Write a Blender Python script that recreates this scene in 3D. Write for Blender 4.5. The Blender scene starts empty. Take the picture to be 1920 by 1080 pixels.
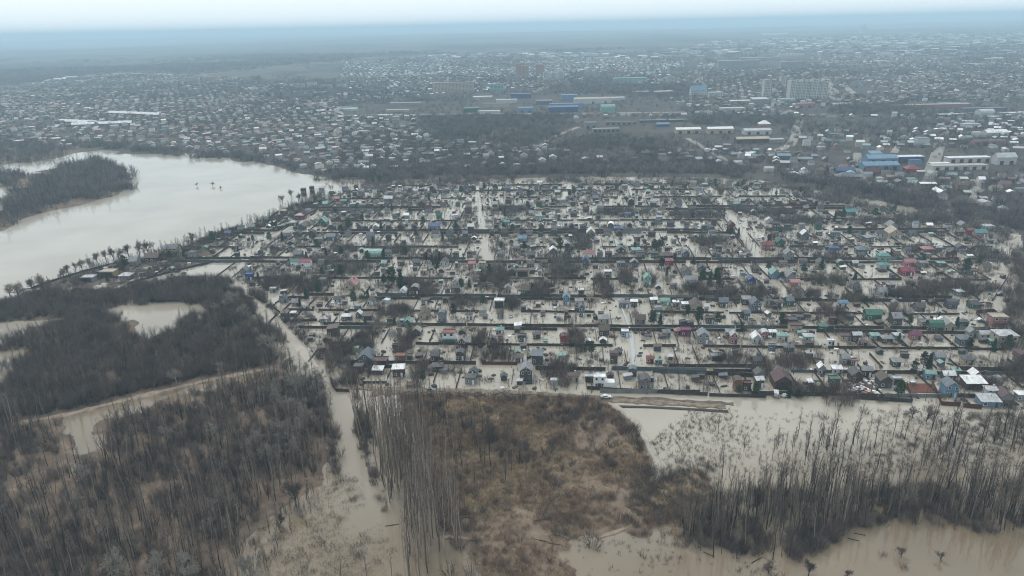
import bpy, math, random
import numpy as np
from mathutils import Matrix, Vector, Euler

random.seed(7)
rng = np.random.default_rng(7)
SC = bpy.context.scene
COL = SC.collection
R = math.radians

# ------------------------------------------------------------------ camera
CAM_H, FPX, PITCH, ROLL = 150.0, 1330.0, 20.3, -1.28
cam_d = bpy.data.cameras.new("camera")
cam_d.sensor_width = 36.0
cam_d.lens = 36.0 * FPX / 1920.0
cam_d.clip_start, cam_d.clip_end = 1.0, 400000.0
cam = bpy.data.objects.new("camera", cam_d)
COL.objects.link(cam)
CROT = Euler((R(90 - PITCH), 0, 0)).to_matrix() @ Matrix.Rotation(R(ROLL), 3, 'Z')
cam.matrix_world = Matrix.Translation((0, 0, CAM_H)) @ CROT.to_4x4()
SC.camera = cam

# ------------------------------------------------------------------ world, sun, exposure
SUN_EL, SUN_AZ = 58.0, -35.0
w = bpy.data.worlds.new("World")
SC.world = w
w.use_nodes = True
nt = w.node_tree
nt.nodes.clear()
out = nt.nodes.new("ShaderNodeOutputWorld")
sky = nt.nodes.new("ShaderNodeTexSky")
sky.sky_type = 'NISHITA'
sky.sun_disc = False
sky.sun_elevation = R(SUN_EL)
sky.sun_rotation = R(SUN_AZ)
sky.dust_density = 3.0
bg1 = nt.nodes.new("ShaderNodeBackground")
bg1.inputs[1].default_value = 0.08
nt.links.new(sky.outputs[0], bg1.inputs[0])
bg2 = nt.nodes.new("ShaderNodeBackground")      # the even veil of thin cloud
bg2.inputs[0].default_value = (0.775, 0.85, 0.885, 1)
bg2.inputs[1].default_value = 1.30
mx = nt.nodes.new("ShaderNodeMixShader")
mx.inputs[0].default_value = 0.86
nt.links.new(bg1.outputs[0], mx.inputs[1])
nt.links.new(bg2.outputs[0], mx.inputs[2])
nt.links.new(mx.outputs[0], out.inputs[0])

sd = bpy.data.lights.new("sun", 'SUN')
sd.energy = 1.5
sd.angle = R(12)
sd.color = (1.0, 0.90, 0.78)
so = bpy.data.objects.new("sun", sd)
COL.objects.link(so)
sdir = Vector((math.sin(R(SUN_AZ)) * math.cos(R(SUN_EL)), math.cos(R(SUN_AZ)) * math.cos(R(SUN_EL)), math.sin(R(SUN_EL))))
so.rotation_euler = sdir.to_track_quat('Z', 'Y').to_euler()

SC.render.engine = 'CYCLES'
SC.view_settings.view_transform = 'Standard'
SC.view_settings.look = 'None'
SC.view_settings.exposure = 0.14
SC.view_settings.gamma = 1.0
SC.view_settings.use_curve_mapping = False
SC.cycles.max_bounces = 4
SC.cycles.diffuse_bounces = 2
SC.cycles.glossy_bounces = 2
SC.cycles.volume_bounces = 1
SC.cycles.use_denoising = True
SC.cycles.filter_width = 1.1

# ------------------------------------------------------------------ small helpers
def G(px, py, z=0.0):
    """The point of the plane at height z seen at a pixel of the 1920 x 1080 survey photograph."""
    d = CROT @ Vector(((px - 960) / FPX, -(py - 540) / FPX, -1.0))
    t = (z - CAM_H) / d.z
    return Vector((d.x * t, d.y * t, z))

def depth_of(p):
    v = CROT.transposed() @ Vector((p[0], p[1], -CAM_H))
    return -v.z

def poly(pts):
    return np.array([G(*p)[:2] for p in pts])

def inside(P, X, Y):
    X = np.asarray(X, float); Y = np.asarray(Y, float)
    c = np.zeros(X.shape, bool)
    n = len(P)
    for i in range(n):
        x1, y1 = P[i]; x2, y2 = P[(i + 1) % n]
        if y1 == y2:
            continue
        k = ((y1 > Y) != (y2 > Y)) & (X < (x2 - x1) * (Y - y1) / (y2 - y1) + x1)
        c ^= k
    return c

def seg_dist(P, X, Y, closed=True):
    d = np.full(np.shape(X), 1e9)
    n = len(P)
    for i in range(n if closed else n - 1):
        a = P[i]; b = P[(i + 1) % n]
        ab = b - a
        L = max((ab ** 2).sum(), 1e-9)
        t = np.clip(((X - a[0]) * ab[0] + (Y - a[1]) * ab[1]) / L, 0, 1)
        d = np.minimum(d, np.hypot(X - a[0] - t * ab[0], Y - a[1] - t * ab[1]))
    return d

def sdf(P, X, Y):
    d = seg_dist(P, X, Y)
    return np.where(inside(P, X, Y), d, -d)

_T = rng.random((256, 256))
def vnoise(X, Y, s):
    x = np.asarray(X, float) / s; y = np.asarray(Y, float) / s
    xi = np.floor(x).astype(int); yi = np.floor(y).astype(int)
    fx = x - xi; fy = y - yi
    fx = fx * fx * (3 - 2 * fx); fy = fy * fy * (3 - 2 * fy)
    g = lambda a, b: _T[a % 256, b % 256]
    return (g(xi, yi) * (1 - fx) + g(xi + 1, yi) * fx) * (1 - fy) + (g(xi, yi + 1) * (1 - fx) + g(xi + 1, yi + 1) * fx) * fy

def fbm(X, Y, s):
    return (vnoise(X, Y, s) + 0.5 * vnoise(X, Y, s * .47) + 0.25 * vnoise(X, Y, s * .21)) / 1.75

def props(o, label=None, cat=None, group=None, kind=None):
    if label: o['label'] = label
    if cat: o['category'] = cat
    if group: o['group'] = group
    if kind: o['kind'] = kind
    return o

def mesh(name, V, F, mats, midx=None):
    me = bpy.data.meshes.new(name)
    me.from_pydata([tuple(v) for v in V], [], F)
    for m in (mats if isinstance(mats, (list, tuple)) else [mats]):
        me.materials.append(m)
    if midx is not None:
        me.polygons.foreach_set('material_index', midx)
    me.update()
    return me

def link(name, data, parent=None, loc=None, rotz=0.0, scale=None):
    o = bpy.data.objects.new(name, data)
    COL.objects.link(o)
    if parent is not None: o.parent = parent
    if loc is not None: o.location = loc
    if rotz: o.rotation_euler = (0, 0, rotz)
    if scale is not None: o.scale = scale if isinstance(scale, (tuple, list)) else (scale,) * 3
    return o

# ------------------------------------------------------------------ materials
def material(name, col, rough=0.8, var=0.25, scale=0.6, spec=0.3, col2=None, metallic=0.0, bump=0.0, plantvar=False):
    m = bpy.data.materials.new(name)
    m.use_nodes = True
    t = m.node_tree
    b = t.nodes["Principled BSDF"]
    b.inputs["Roughness"].default_value = rough
    b.inputs["Specular IOR Level"].default_value = spec
    b.inputs["Metallic"].default_value = metallic
    tc = t.nodes.new("ShaderNodeTexCoord")
    n = t.nodes.new("ShaderNodeTexNoise")
    n.inputs["Scale"].default_value = scale
    n.inputs["Detail"].default_value = 5
    n.inputs["Roughness"].default_value = 0.65
    t.links.new(tc.outputs["Object"], n.inputs["Vector"])
    r = t.nodes.new("ShaderNodeValToRGB")
    r.color_ramp.elements[0].position = 0.3
    r.color_ramp.elements[1].position = 0.7
    a = col2 or tuple(c * (1 - var) for c in col)
    r.color_ramp.elements[0].color = (*a, 1)
    r.color_ramp.elements[1].color = (*[min(1, c * (1 + var * .5)) for c in col], 1)
    t.links.new(n.outputs["Fac"], r.inputs["Fac"])
    t.links.new(r.outputs["Color"], b.inputs["Base Color"])
    if plantvar:
        oi = t.nodes.new("ShaderNodeObjectInfo")
        mr = t.nodes.new("ShaderNodeMapRange")
        mr.inputs[3].default_value, mr.inputs[4].default_value = .45, 2.0
        t.links.new(oi.outputs["Random"], mr.inputs[0])
        hs = t.nodes.new("ShaderNodeHueSaturation")
        t.links.new(mr.outputs[0], hs.inputs["Value"])
        t.links.new(r.outputs["Color"], hs.inputs["Color"])
        t.links.new(hs.outputs[0], b.inputs["Base Color"])
    if bump:
        bp = t.nodes.new("ShaderNodeBump")
        bp.inputs["Strength"].default_value = bump
        t.links.new(n.outputs["Fac"], bp.inputs["Height"])
        t.links.new(bp.outputs[0], b.inputs["Normal"])
    return m

ROOF = {  # name used in labels -> colour
    'crimson': (.30, .025, .065), 'red': (.28, .045, .035), 'maroon': (.09, .022, .028), 'green': (.02, .16, .09),
    'mint': (.20, .42, .35), 'teal': (.03, .27, .26), 'blue': (.035, .085, .26), 'light blue': (.12, .27, .42),
    'white': (.66, .67, .68), 'light grey': (.40, .41, .42), 'grey': (.20, .205, .215), 'dark grey': (.065, .065, .07),
    'brown': (.105, .068, .052), 'pink': (.42, .16, .17), 'beige': (.34, .29, .23), 'magenta': (.20, .018, .10),
    'orange': (.30, .11, .045), 'slate blue': (.12, .15, .19), 'yellow': (.40, .28, .08),
}
_mute = lambda c: tuple(.78 * (.74 * x + .26 * (.3 * c[0] + .5 * c[1] + .2 * c[2])) for x in c)
ROOF = {k: (_mute(v) if k not in ('white', 'light grey', 'grey', 'dark grey', 'beige') else v) for k, v in ROOF.items()}
MR = {k: material("roof_" + k.replace(' ', '_'), v, 0.42 if k not in ('dark grey', 'brown', 'grey') else .6, .45, .5, .5) for k, v in ROOF.items()}
MW = {k: material("wall_" + k.replace(' ', '_'), v, 0.85, .2, .8, .2) for k, v in ROOF.items()}
M_glass = material("window_glass", (.02, .025, .03), .08, .1, 1, .5)
M_frame = material("window_frame_white", (.62, .62, .6), .5, .1, 1, .3)
M_dark = material("dark_wood", (.05, .042, .036), .85, .35, .6, .2)
M_fence = material("weathered_fence", (.048, .043, .041), .85, .4, .25, .2)
M_fence2 = material("painted_metal_fence", (.055, .085, .10), .5, .35, .12, .3)
M_fence3 = material("brown_metal_fence", (.085, .028, .022), .6, .3, .3, .2)
M_fence4 = material("grey_slab_fence", (.16, .165, .165), .8, .35, .2, .2)
M_bark = material("dark_bark", (.036, .029, .025), .95, .4, .7, .1, plantvar=True)
M_pole = material('pole_bark', (.20, .160, .130), .95, .4, .7, .1, plantvar=True)
M_twig = material("grey_brown_twigs", (.138, .112, .095), .95, .3, .35, .1, plantvar=True)
M_twig_far = material('far_twigs', (.118, .104, .100), .95, .35, .05, .1, plantvar=True)
M_twig_b = material("purple_brown_twigs", (.112, .088, .080), .95, .3, .25, .1, plantvar=True)
M_pale = material("pale_bark", (.40, .38, .33), .9, .35, .5, .1)
M_palet = material("pale_twigs", (.27, .25, .215), .9, .3, .4, .1)
M_pine = material("pine_needles", (.045, .080, .045), .9, .4, .6, .1)
M_pine2 = material("spruce_needles", (.034, .068, .052), .9, .4, .6, .1)
M_rust = material("russet_scrub", (.20, .138, .10), .95, .35, .4, .1, plantvar=True)
M_dry = material("dry_grass", (.30, .225, .13), .95, .4, .3, .1, plantvar=True)
M_conc = material("concrete", (.33, .325, .31), .9, .2, .4, .2)
M_dirt = material("wet_dirt", (.185, .145, .11), .75, .6, .4, .3)
M_tanpath = material('tan_path', (.25, .20, .155), .85, .4, .3, .2)
M_mud = material('dark_wet_mud', (.105, .080, .060), .6, .5, .35, .3)
M_mudroad = material("pale_mud_track", (.34, .31, .27), .7, .25, .1, .3)
M_asph = material("dusty_road", (.24, .225, .21), .85, .2, .03, .2)
M_rubber = material("tyre_rubber", (.02, .02, .02), .8, .1)
M_rail = material("grey_timber", (.12, .11, .10), .9, .3, .5, .1)

def tint_material(name, rough=.6, spec=.3):
    m = bpy.data.materials.new(name)
    m.use_nodes = True
    t = m.node_tree
    b = t.nodes["Principled BSDF"]
    b.inputs["Roughness"].default_value = rough
    b.inputs["Specular IOR Level"].default_value = spec
    a = t.nodes.new("ShaderNodeAttribute")
    a.attribute_name = "tint"
    t.links.new(a.outputs["Color"], b.inputs["Base Color"])
    return m
M_tint = tint_material("painted_surfaces", .75, .2)

def water_material():
    m = bpy.data.materials.new("muddy_flood_water")
    m.use_nodes = True
    t = m.node_tree
    b = t.nodes["Principled BSDF"]
    b.inputs["Roughness"].default_value = 0.05
    b.inputs["IOR"].default_value = 1.5
    g = t.nodes.new("ShaderNodeNewGeometry")
    n = t.nodes.new("ShaderNodeTexNoise")
    n.inputs["Scale"].default_value = .018
    n.inputs["Detail"].default_value = 6
    t.links.new(g.outputs["Position"], n.inputs["Vector"])
    def ramp(c0, c1):
        r = t.nodes.new("ShaderNodeValToRGB")
        r.color_ramp.elements[0].position, r.color_ramp.elements[1].position = .32, .68
        r.color_ramp.elements[0].color, r.color_ramp.elements[1].color = (*c0, 1), (*c1, 1)
        t.links.new(n.outputs["Fac"], r.inputs["Fac"]); return r.outputs["Color"]
    at = t.nodes.new("ShaderNodeAttribute"); at.attribute_name = "peat"
    mxc = t.nodes.new("ShaderNodeMixRGB")
    t.links.new(at.outputs["Fac"], mxc.inputs[0])
    t.links.new(ramp((.280, .252, .206), (.355, .325, .272)), mxc.inputs[1])      # pale silt-laden flood
    t.links.new(ramp((.145, .110, .072), (.200, .160, .112)), mxc.inputs[2])      # peaty brown water among the woods
    t.links.new(mxc.outputs[0], b.inputs["Base Color"])
    n2 = t.nodes.new("ShaderNodeTexNoise")
    n2.inputs["Scale"].default_value = 1.3
    n2.inputs["Detail"].default_value = 3
    t.links.new(g.outputs["Position"], n2.inputs["Vector"])
    bp = t.nodes.new("ShaderNodeBump")
    bp.inputs["Strength"].default_value = .035
    bp.inputs["Distance"].default_value = .12
    t.links.new(n2.outputs["Fac"], bp.inputs["Height"])
    t.links.new(bp.outputs[0], b.inputs["Normal"])
    return m
M_water = water_material()

def ground_material():
    m = bpy.data.materials.new("ground_cover")
    m.use_nodes = True
    t = m.node_tree
    N, L = t.nodes, t.links
    b = N["Principled BSDF"]
    b.inputs["Roughness"].default_value = .95
    b.inputs["Specular IOR Level"].default_value = .1
    g = N.new("ShaderNodeNewGeometry")
    def noise(s, d=6, rough=.6):
        n = N.new("ShaderNodeTexNoise"); n.inputs["Scale"].default_value = s
        n.inputs["Detail"].default_value = d; n.inputs["Roughness"].default_value = rough
        L.new(g.outputs["Position"], n.inputs["Vector"]); return n.outputs["Fac"]
    def ramp(f, stops):
        r = N.new("ShaderNodeValToRGB")
        e = r.color_ramp.elements
        e[0].position, e[0].color = stops[0][0], (*stops[0][1], 1)
        e[1].position, e[1].color = stops[-1][0], (*stops[-1][1], 1)
        for p, c in stops[1:-1]:
            k = e.new(p); k.color = (*c, 1)
        L.new(f, r.inputs["Fac"]); return r.outputs["Color"]
    def attr(n):
        a = N.new("ShaderNodeAttribute"); a.attribute_name = n; return a.outputs["Fac"]
    def mix(f, a, c):
        x = N.new("ShaderNodeMixRGB"); L.new(f, x.inputs[0]); L.new(a, x.inputs[1]); L.new(c, x.inputs[2]); return x.outputs[0]
    city = ramp(noise(.03, 8, .7), [(.3, (.042, .040, .040)), (.55, (.072, .066, .060)), (.75, (.125, .110, .092))])
    heath = ramp(noise(.09, 9, .72), [(.30, (.070, .054, .042)), (.46, (.150, .114, .087)), (.58, (.205, .160, .120)), (.72, (.215, .178, .13))])
    wood = ramp(noise(.12, 8, .7), [(.3, (.070, .054, .044)), (.5, (.135, .100, .076)), (.72, (.25, .20, .155))])
    far = ramp(noise(.0011, 7, .6), [(.34, (.025, .032, .034)), (.46, (.045, .045, .045)), (.52, (.115, .105, .09)), (.60, (.07, .066, .058)), (.70, (.03, .038, .036))])
    c = mix(attr("heath"), city, heath)
    c = mix(attr("wood"), c, wood)
    c = mix(attr("far"), c, far)
    L.new(c, b.inputs["Base Color"])
    return m
M_ground = ground_material()

# ------------------------------------------------------------------ terrain
P_heath = poly([(748, 741), (900, 737), (1100, 746), (1150, 766), (1192, 800), (1213, 845), (1222, 880), (1250, 915), (1296, 940), (1302, 965),
                (1240, 985), (1216, 1005), (1150, 998), (1120, 1012), (1075, 1022), (1052, 1040), (1078, 1060), (1085, 1110), (930, 1110), (900, 1070), (862, 1030),
                (822, 1000), (816, 930), (800, 850), (760, 790)])
P_east_bank = poly([(1240, 890), (1290, 885), (1335, 890), (1350, 930), (1345, 985), (1300, 1010), (1240, 1000), (1215, 960), (1235, 930)])
P_citys = [(-900, 300), (-200, 268), (120, 270), (160, 283), (260, 286), (360, 290), (440, 300), (500, 308), (548, 322), (590, 330), (655, 338), (760, 336), (900, 334), (1100, 331),
           (1300, 332), (1420, 337), (1500, 350), (1580, 366), (1680, 380), (1760, 390), (1850, 412), (1905, 430), (1930, 470), (1925, 560), (1935, 640), (2000, 740), (2300, 800)]
P_city_edge = poly(P_citys)
P_city = np.vstack([P_city_edge, [(4000, 300), (80000, 300), (80000, 90000), (-80000, 90000), (-80000, 900)]])
P_woods = [poly(p) for p in (
    [(-80, 585), (120, 545), (245, 545), (240, 572), (130, 600), (20, 606), (-80, 612)],
    [(250, 545), (330, 520), (430, 530), (470, 560), (440, 585), (400, 570), (330, 562), (262, 568)],
    [(48, 626), (180, 590), (220, 600), (290, 640), (380, 600), (440, 575), (500, 610), (530, 692), (440, 706), (300, 741), (120, 781), (30, 790), (10, 720)],
    [(-120, 790), (0, 780), (100, 790), (128, 800), (135, 880), (175, 880), (182, 790), (300, 752), (420, 720), (520, 696), (575, 740), (606, 800), (628, 860), (612, 905), (560, 945), (480, 985), (425, 1040), (405, 1150), (-400, 1150)],
)]
P_isles = [poly(p) for p in (
    [(-250, 425), (0, 395), (60, 345), (110, 315), (180, 298), (235, 322), (252, 350), (215, 368), (120, 388), (40, 412), (0, 432), (-200, 470)],
    [(-300, 330), (-60, 322), (50, 326), (60, 342), (0, 352), (-200, 360)],
    [(-400, 300), (0, 262), (90, 268), (138, 282), (100, 300), (0, 310), (-300, 330)],
)]
P_spur = poly([(60, 540), (150, 508), (260, 482), (330, 468), (410, 462), (400, 490), (330, 512), (235, 532), (120, 540)])

def grid_axis(lo, hi, step, far_lo, far_hi, ratio=1.13):
    mid = np.arange(lo, hi + step, step)
    up, x, s = [], mid[-1], step
    while x < far_hi:
        s *= ratio; x += s; up.append(x)
    dn, x, s = [], mid[0], step
    while x > far_lo:
        s *= ratio; x -= s; dn.append(x)
    return np.concatenate([dn[::-1], mid, up])
gx = grid_axis(-330, 330, 2.0, -90000, 90000)
gy = grid_axis(150, 620, 2.0, -3000, 100000)
X, Y = np.meshgrid(gx, gy)
WOB = (fbm(X, Y, 26) - .5) * 16 + (fbm(X + 300, Y, 7) - .5) * 5
H = np.full(X.shape, -1.3)
def land(P, h, slope, wob=1.0):
    global H
    s = sdf(P, X, Y) + WOB * wob
    H = np.maximum(H, np.clip(s * slope, -1.3, h))
    return s
dc = sdf(P_city, X, Y)
rise = np.clip((Y - 1500) / 4000, 0, 1)
H = np.maximum(H, np.clip((dc + WOB * .5) * .12, -1.3, 1.6))
sh = land(P_heath, .9, .09, .8)
land(P_east_bank, .3, .045, 1.2)
wood = np.zeros(X.shape)
for p in P_woods:
    s = land(p, .45, .07, .9)
    wood = np.maximum(wood, np.clip((s + 6) / 8, 0, 1))
for p in P_isles:
    s = land(p, .7, .08, 1.2)
    wood = np.maximum(wood, np.clip((s + 6) / 8, 0, 1))
ss = land(P_spur, .12, .04, 1.4)
H += (fbm(X, Y, 11) - .5) * .7 * (H > -1.0)
H += np.clip((Y - 2500) / 9000, 0, 1) * (fbm(X, Y, 5200) * 120 - 30).clip(0)
heath = np.clip((sh + 4) / 6, 0, 1)
heath = np.maximum(heath, np.clip((ss + 3) / 4, 0, 1) * .35)
heath = np.maximum(heath, np.clip((sdf(P_east_bank, X, Y) + 6) / 4, 0, 1))
far = np.clip((Y - 1700) / 1600 + (fbm(X, Y, 700) - .5) * .8, 0, 1)
nx, ny = len(gx), len(gy)
V = np.stack([X.ravel(), Y.ravel(), H.ravel()], 1)
ii = (np.arange(ny - 1)[:, None] * nx + np.arange(nx - 1)[None, :]).ravel()
Fq = np.stack([ii, ii + 1, ii + nx + 1, ii + nx], 1)
me = bpy.data.meshes.new("ground")
me.vertices.add(len(V)); me.vertices.foreach_set('co', V.ravel())
me.loops.add(Fq.size); me.loops.foreach_set('vertex_index', Fq.ravel())
me.polygons.add(len(Fq)); me.polygons.foreach_set('loop_start', np.arange(0, Fq.size, 4))
me.polygons.foreach_set('use_smooth', np.ones(len(Fq), bool))
for nme, arr in (('heath', heath), ('wood', wood), ('far', far)):
    a = me.attributes.new(nme, 'FLOAT', 'POINT'); a.data.foreach_set('value', arr.ravel().astype(np.float32))
me.materials.append(M_ground)
me.update(calc_edges=True)
props(link("ground", me), kind='structure')

from bisect import bisect_right
def ground_z(x, y):
    i = min(max(bisect_right(gx, x) - 1, 0), nx - 2); j = min(max(bisect_right(gy, y) - 1, 0), ny - 2)
    fx = (x - gx[i]) / (gx[i + 1] - gx[i]); fy = (y - gy[j]) / (gy[j + 1] - gy[j])
    return float((H[j, i] * (1 - fx) + H[j, i + 1] * fx) * (1 - fy) + (H[j + 1, i] * (1 - fx) + H[j + 1, i + 1] * fx) * fy)

def water_sheet():
    wx = np.concatenate([[-2500, -1500, -900, -500], np.arange(-330, 331, 10), [450, 700, 1500]]).astype(float)
    wy = np.concatenate([[-400, 0, 60], np.arange(110, 601, 10), [800, 1500]]).astype(float)
    WX, WY = np.meshgrid(wx, wy)
    P = poly([(-600, 640), (60, 640), (300, 600), (520, 700), (600, 800), (640, 880), (740, 930), (830, 880), (1000, 900), (1250, 905), (1330, 860), (1600, 850), (2100, 800), (2600, 1000), (1500, 1500), (200, 1500), (-900, 1200)])
    s = sdf(P, WX, WY) + (fbm(WX, WY, 60) - .5) * 60
    peat = np.clip(.5 + s / 60, 0, 1)
    n = len(wx)
    F = [(j * n + i, j * n + i + 1, (j + 1) * n + i + 1, (j + 1) * n + i) for j in range(len(wy) - 1) for i in range(n - 1)]
    me = mesh("flood_water", [(x, y, 0) for x, y in zip(WX.ravel(), WY.ravel())], F, M_water)
    a = me.attributes.new("peat", 'FLOAT', 'POINT'); a.data.foreach_set('value', peat.ravel().astype(np.float32))
    props(link("flood_water", me), kind='structure')
water_sheet()

# ------------------------------------------------------------------ roads and tracks: ribbons with shoulders
def ribbon(name, pts, width, z, m, thick=.35, wob=.15, step=4.0, ground=False):
    P = [Vector((p[0], p[1], 0)) for p in pts]
    S = []
    for a, b in zip(P[:-1], P[1:]):
        n = max(1, int((b - a).length / step))
        S += [a.lerp(b, k / n) for k in range(n)]
    S.append(P[-1])
    V, F = [], []
    for k, p in enumerate(S):
        t = (S[min(k + 1, len(S) - 1)] - S[max(k - 1, 0)]).normalized()
        nrm = Vector((-t.y, t.x, 0))
        ww = width / 2 * (1 + random.uniform(-wob, wob))
        zz = z + (ground_z(p.x, p.y) if ground else 0)
        for s, dz in ((-1.35, -thick), (-1, 0), (-.3, .03), (.3, .03), (1, 0), (1.35, -thick)):
            q = p + nrm * ww * s
            V.append((q.x, q.y, zz + dz + random.uniform(-.02, .02)))
        if k:
            o = (k - 1) * 6
            F += [(o + j, o + j + 1, o + j + 7, o + j + 6) for j in range(5)]
    return props(link(name, mesh(name, V, F, m)), kind='structure')
def pp(*pts): return [G(*p) for p in pts]
ribbon("dyke_road", pp((640, 727), (720, 729), (860, 733), (1000, 738), (1140, 750), (1260, 757), (1360, 763)), 3.2, .4, M_dirt, .6, .4, 2)
ribbon("mud_verge", pp((700, 735), (800, 737), (900, 740)), 5, .35, M_mud, .6, .6, 2)
ribbon("street_verge", pp((1150, 745), (1230, 749), (1330, 755), (1375, 758)), 2.2, .22, M_mud, .5, .7, 2)
ribbon("dyke_track", pp((1140, 762), (1220, 764), (1300, 768), (1365, 772)), 1.6, .25, M_dark, .5)
ribbon("flooded_heath_path", pp((1150, 760), (1190, 790), (1215, 830), (1230, 862), (1236, 885), (1222, 905)), 2.6, .5, M_mudroad, .6)
ribbon("wood_path", pp((-60, 815), (60, 790), (130, 778), (260, 745), (400, 712), (520, 690)), 3.0, .5, M_tanpath, .5, .4, 3)
ribbon("river_lane_path", pp((597, 400), (516, 441), (482, 462), (455, 495), (432, 530)), 3.0, .25, M_mudroad, .4)
ribbon("drowned_track", pp((432, 530), (470, 560), (520, 605), (560, 650), (590, 690)), 4.0, .12, M_mudroad, .3)
ribbon("heath_rut_path", pp((1188, 985), (1150, 1000), (1120, 1008)), 1.4, .3, M_tanpath, .3, .5, 2)
ribbon("heath_foot_path", pp((835, 1008), (900, 1014), (960, 1020)), 1.2, .55, M_tanpath, .5)
for pts, wd in (
    ([(1497, 226), (1490, 262), (1480, 275), (1448, 288), (1428, 298)], 9), ([(1445, 292), (1470, 310), (1482, 322)], 6),
    ([(1775, 235), (1765, 262), (1756, 292), (1742, 330), (1736, 375)], 9), ([(1608, 290), (1606, 318), (1618, 340), (1620, 360)], 7),
    ([(1005, 280), (1030, 262), (1085, 240)], 6), ([(1530, 128), (1548, 150), (1562, 172), (1568, 190)], 16), ([(1565, 150), (1590, 168), (1604, 180)], 10),
    ([(1352, 100), (1320, 140), (1285, 182)], 14), ([(1095, 138), (1050, 152), (1000, 175)], 14), ([(640, 218), (900, 215), (1100, 214), (1290, 212), (1500, 210)], 8),
    ([(1828, 340), (1830, 370), (1826, 388)], 7), ([(1290, 262), (1340, 290), (1362, 305), (1400, 318)], 6), ([(1690, 268), (1675, 290)], 6)):
    ribbon("city_road", pp(*pts), wd, .45, M_asph, .4, .08, 20, True)
ribbon("village_side_road", pp((1905, 440), (1897, 480), (1880, 520), (1866, 560), (1866, 590), (1900, 640), (1935, 680)), 6, .2, M_mudroad, .4)

# ------------------------------------------------------------------ plants: prototypes
def tube(V, F, p0, p1, r0, r1, n=3):
    d = (p1 - p0)
    if d.length < 1e-6: return
    a = d.orthogonal().normalized(); b = d.cross(a).normalized()
    o = len(V)
    for p, r in ((p0, r0), (p1, r1)):
        for k in range(n):
            an = 2 * math.pi * k / n
            V.append(p + (a * math.cos(an) + b * math.sin(an)) * r)
    F += [(o + k, o + (k + 1) % n, o + n + (k + 1) % n, o + n + k) for k in range(n)]

def rvec(s=1.0):
    return Vector((random.gauss(0, s), random.gauss(0, s), random.gauss(0, s)))

class Plant:
    def __init__(self): self.tv, self.tf, self.cv, self.cf = [], [], [], []
    def meshes(self, name, mt, mc):
        return mesh(name + "_trunk", self.tv, self.tf, mt), mesh(name + "_crown", self.cv, self.cf, mc)
    def joined(self, name, mt, mc):
        n = len(self.tv)
        return mesh(name, self.tv + self.cv, self.tf + [tuple(i + n for i in f) for f in self.cf], [mt, mc], [0] * len(self.tf) + [1] * len(self.cf))

def poplar(h=20, nb=46, rt=.23, start=.38, spread=.16, tw=3, rb=.05):
    P = Plant()
    pts = [Vector((0, 0, -1.5))]
    lean = rvec(.03); lean.z = 0
    for k in range(1, 7):
        pts.append(Vector((lean.x * h * (k / 6) + random.gauss(0, .12), lean.y * h * (k / 6) + random.gauss(0, .12), h * k / 6)))
    for k in range(6):
        tube(P.tv, P.tf, pts[k], pts[k + 1], rt * (1 - k / 6.6), rt * (1 - (k + 1) / 6.6), 5)
    for i in range(nb):
        f = start + (1 - start) * (i + random.random()) / nb
        k = min(int(f * 6), 5)
        p = pts[k].lerp(pts[k + 1], f * 6 - k)
        an = random.uniform(0, 6.283)
        L = h * spread * (1.15 - f * .75) * random.uniform(.6, 1.2)
        d = Vector((math.cos(an) * .55, math.sin(an) * .55, random.uniform(.55, 1.1))).normalized()
        e = p + d * L
        tube(P.cv, P.cf, p, e, rb, rb * .4)
        for j in range(tw):
            q = p.lerp(e, random.uniform(.3, .95))
            tube(P.cv, P.cf, q, q + (d + rvec(.45)).normalized() * L * random.uniform(.3, .6), rb * .5, rb * .2)
    return P

def broad(h=14, levels=4, rt=.32, up=.35, fan=.55, kids=(4, 6), rmin=.022, thick=1.0):
    P = Plant()
    def grow(p, d, L, r, lev):
        n = 2 if lev < 2 else 1
        q = p; dd = d.copy()
        for s in range(n):
            dd = (dd + rvec(.10)).normalized()
            e = q + dd * (L / n)
            r1 = max(r * (1 - .45 * (s + 1) / n), rmin)
            if lev < 2: tube(P.tv, P.tf, q, e, r * (1 - .45 * s / n), r1, 5)
            else: tube(P.cv, P.cf, q, e, r, r1 if lev < levels else rmin * .6)
            q = e
        if lev >= levels: return
        nk = random.randint(*kids)
        for i in range(nk):
            t = random.uniform(.35, 1.0) if lev else random.uniform(.55, 1.0)
            b = p.lerp(q, t)
            nd = (dd * .75 + rvec(fan) + Vector((0, 0, up))).normalized()
            grow(b, nd, L * random.uniform(.5, .72), max(r * .5, rmin), lev + 1)
        grow(q, (dd + rvec(.2)).normalized(), L * .62, max(r * .55, rmin), lev + 1)
    grow(Vector((0, 0, -1.5)), (Vector((0, 0, 1)) + rvec(.05)).normalized(), h * .36, rt, 0)
    return P

def bush(h=3, stems=16, twigs=5, spread=.5, r=.035):
    P = Plant()
    for i in range(stems):
        an = random.uniform(0, 6.283); rr = random.uniform(0, .25) * h
        p = Vector((math.cos(an) * rr, math.sin(an) * rr, -.8))
        an += random.uniform(-.7, .7)
        d = Vector((math.cos(an) * spread * random.random(), math.sin(an) * spread * random.random(), 1)).normalized()
        L = h * random.uniform(.6, 1.1) + .8
        e = p + d * L
        tube(P.tv, P.tf, p, e, r, r * .3)
        for j in range(twigs):
            q = p.lerp(e, random.uniform(.35, .95))
            tube(P.cv, P.cf, q, q + (d + rvec(.5)).normalized() * L * random.uniform(.18, .4), r * .6, r * .2)
    return P

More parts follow.
